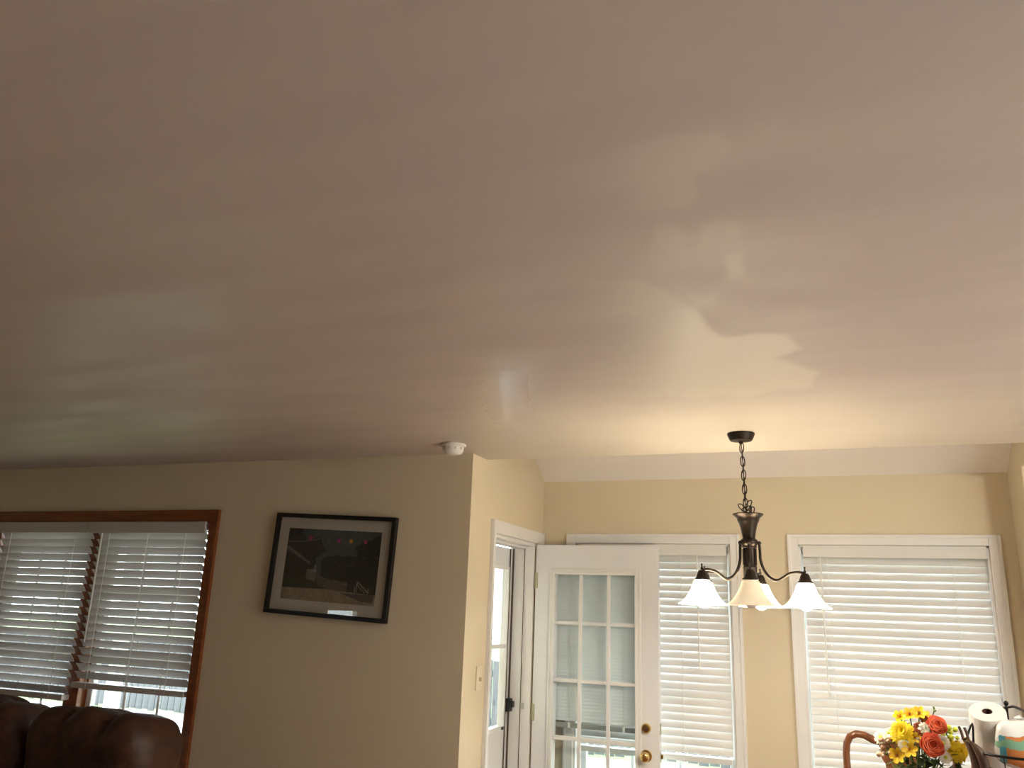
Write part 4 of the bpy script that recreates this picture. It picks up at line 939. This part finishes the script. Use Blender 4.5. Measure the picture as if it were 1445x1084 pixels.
# printed food bag
def bag():
    c = sp_(1449, 1049, -.06)
    mt, N, L = new_mat('printed_plastic_bag'); p = N['Principled BSDF']; p.inputs['Roughness'].default_value = .18; p.inputs['Coat Weight'].default_value = .4
    tc = N.new('ShaderNodeTexCoord'); sep = N.new('ShaderNodeSeparateXYZ'); L.new(tc.outputs['Object'], sep.inputs[0])
    nz_ = N.new('ShaderNodeTexNoise'); nz_.inputs['Scale'].default_value = 22; L.new(tc.outputs['Object'], nz_.inputs['Vector'])
    cr = N.new('ShaderNodeValToRGB'); cr.color_ramp.interpolation = 'CONSTANT'
    ad = N.new('ShaderNodeMath'); ad.operation = 'MULTIPLY_ADD'; ad.inputs[1].default_value = 4.2; ad.inputs[2].default_value = .5; L.new(sep.outputs[0], ad.inputs[0])
    L.new(ad.outputs[0], cr.inputs[0]); e = cr.color_ramp.elements
    e[0].position = 0; e[0].color = (.72, .72, .70, 1); e[1].position = .13; e[1].color = (.10, .36, .44, 1)
    for q, col in ((.21, (.60, .22, .07, 1)), (.62, (.62, .36, .22, 1)), (.80, (.55, .20, .08, 1)), (.93, (.7, .7, .68, 1))):
        x = e.new(q); x.color = col
    # leafy green squiggle and white top / bottom
    wv = N.new('ShaderNodeMath'); wv.operation = 'MULTIPLY_ADD'; wv.inputs[1].default_value = .05; L.new(nz_.outputs['Fac'], wv.inputs[0]); L.new(sep.outputs[2], wv.inputs[2])
    g = N.new('ShaderNodeValToRGB'); g.color_ramp.interpolation = 'CONSTANT'; ge = g.color_ramp.elements
    ge[0].position = 0; ge[0].color = (0, 0, 0, 1); ge[1].position = .505; ge[1].color = (1, 1, 1, 1); x = ge.new(.53); x.color = (0, 0, 0, 1)
    a2 = N.new('ShaderNodeMath'); a2.operation = 'ADD'; a2.inputs[1].default_value = .5; L.new(wv.outputs[0], a2.inputs[0]); L.new(a2.outputs[0], g.inputs[0])
    mx = N.new('ShaderNodeMix'); mx.data_type = 'RGBA'; mx.inputs['B'].default_value = (.22, .42, .28, 1); L.new(g.outputs[0], mx.inputs['Factor']); L.new(cr.outputs[0], mx.inputs['A'])
    h = N.new('ShaderNodeValToRGB'); h.color_ramp.interpolation = 'CONSTANT'; he = h.color_ramp.elements
    he[0].position = 0; he[0].color = (1, 1, 1, 1); he[1].position = .455; he[1].color = (0, 0, 0, 1); x = he.new(.545); x.color = (1, 1, 1, 1)
    L.new(a2.outputs[0], h.inputs[0]); m2 = N.new('ShaderNodeMix'); m2.data_type = 'RGBA'; m2.inputs['B'].default_value = (.82, .82, .80, 1)
    L.new(h.outputs[0], m2.inputs['Factor']); L.new(mx.outputs['Result'], m2.inputs['A']); L.new(m2.outputs['Result'], p.inputs['Base Color'])
    def crumple(x, y, z):
        return x + .004 * math.sin(40 * z + 20 * y), y + .005 * math.sin(35 * x + 30 * z), z + .006 * math.sin(30 * x + 10 * y)
    o = tag(empty('food_bag', c), 'shiny white plastic food bag with teal and orange print in the wire basket', 'bag')
    superbox(.19, .10, .15, 40, 26, .5, .55, crumple).build('bag_body', mt, o, smooth=True, angle=180)
    b = MB()
    for k in range(24):
        a = 2 * math.pi * k / 24
        b.v += [(.03 * math.cos(a) * (1 + .3 * math.sin(5 * a)), .016 * math.sin(a), .058), (.012 * math.cos(a), .008 * math.sin(a), .070), (.034 * math.cos(a) * (1 + .35 * math.sin(4 * a)), .02 * math.sin(a), .082 + .005 * math.sin(3 * a))]
    for k in range(24):
        k2 = (k + 1) % 24
        for i in range(2): b.f.append((k * 3 + i, k2 * 3 + i, k2 * 3 + i + 1, k * 3 + i + 1))
    b.build('gathered_neck', mt, o, smooth=True, angle=180).location = (.01, 0, 0)
bag()

# ------------------------------------------------------------------ outdoors
GZ = -.35
g = MB(); g.add([(-60, YR - 40, GZ), (60, YR - 40, GZ), (60, 60, GZ), (-60, 60, GZ)], [(0, 1, 2, 3)]); struct(g.build('lawn', M['grass']), 'pale green lawn outside the windows', 'lawn')
g = MB(); g.box(-40, 8, 8.3, 12.4, GZ + .002, GZ + .02); struct(g.build('path', M['concrete']), 'pale concrete path along the fence outside', 'path')
g = MB(); g.box(XRR + T + .02, XRR + 9, -4, 7.5, GZ + .002, GZ + .2); struct(g.build('patio', M['patio']), 'added unseen pale slab bouncing daylight through the glazed side wall', 'patio')  # pale slab added out of view to bounce daylight onto the ceiling
pr_ = MB(); pr_.box(-6.4, XS - T - .25, YW + T + .01, 6.3, 2.62, 2.74); pr_.box(-6.4, XS - T - .25, 6.2, 6.3, 2.50, 2.62); struct(pr_.build('added_shade_roof', M['porch']), 'added flat roof keeping sky light off the living room window', 'roof')  # roof added out of view to cut sky light on the blinds
for x in (-6.3, -2.2):
    struct(MB().box(x - .05, x + .05, 6.2, 6.3, GZ, 2.50).build('shade_roof_post', M['vinyl']), 'white square post carrying the added shading roof', 'post')
fo = tag(empty('board_fence', (-10, 12.6, GZ)), 'low weathered grey board fence outside beyond the lawn', 'fence')
bd = None
for k in range(190):
    x = -16 + k * .15; 
    if bd is None: bd = MB().box(-.068, .068, -.012, .012, .04, 1.25).build('board', M['fence'], fo); o = bd; o.location = (x, 0, 0)
    else: o = copy_to(bd, fo, (x, random.uniform(-.006, .006), random.uniform(-.03, .02)))
for z in (.3, 1.0): MB().box(-16.1, 12.6, .012, .05, z, z + .09).build('rail', M['fence'], fo)
def tree(x, y, h, r, label):
    o = tag(empty('tree', (x, y, GZ)), label, 'tree', 'trees beyond the fence'); rd = random.Random(int(x * 10))
    MB().tube([(0, 0, 0), (.05, 0, h * .3), (-.03, .05, h * .6)], [.22, .16, .09], 10).build('trunk', M['bark'], o, smooth=True)
    b = MB()
    for k in range(14):
        a = rd.uniform(0, 6.28); q = rd.uniform(0, 1) ** .5 * r; b.sphere((q * math.cos(a), q * math.sin(a), h * .62 + rd.uniform(-.25, .35) * h * .6), r * rd.uniform(.35, .55), 12, 8, (1, 1, .85))
    b.v = [(v[0] + rd.uniform(-.12, .12), v[1] + rd.uniform(-.12, .12), v[2] + rd.uniform(-.12, .12)) for v in b.v]
    b.build('crown', M['crown'], o)
tree(-3.5, 22, 6.0, 2.2, 'leafy tree beyond the fence opposite the storm door')
tree(5.5, 19, 5.5, 2.2, 'leafy tree beyond the fence behind the dining windows')
nh = tag(empty('sky_block_house', (9.6, 1.5, GZ)), 'added unseen pale sided house blocking low sky light beyond the patio', 'building')  # house added out of view to block low sky light
MB().box(0, 6, -12, 12, 0, 4.6).build('wall', M['siding'], nh)
MB().prism([(-.5, 4.6), (6.5, 4.6), (3, 6.6)], -12.4, 12.4).build('roof', M['roofing'], nh)
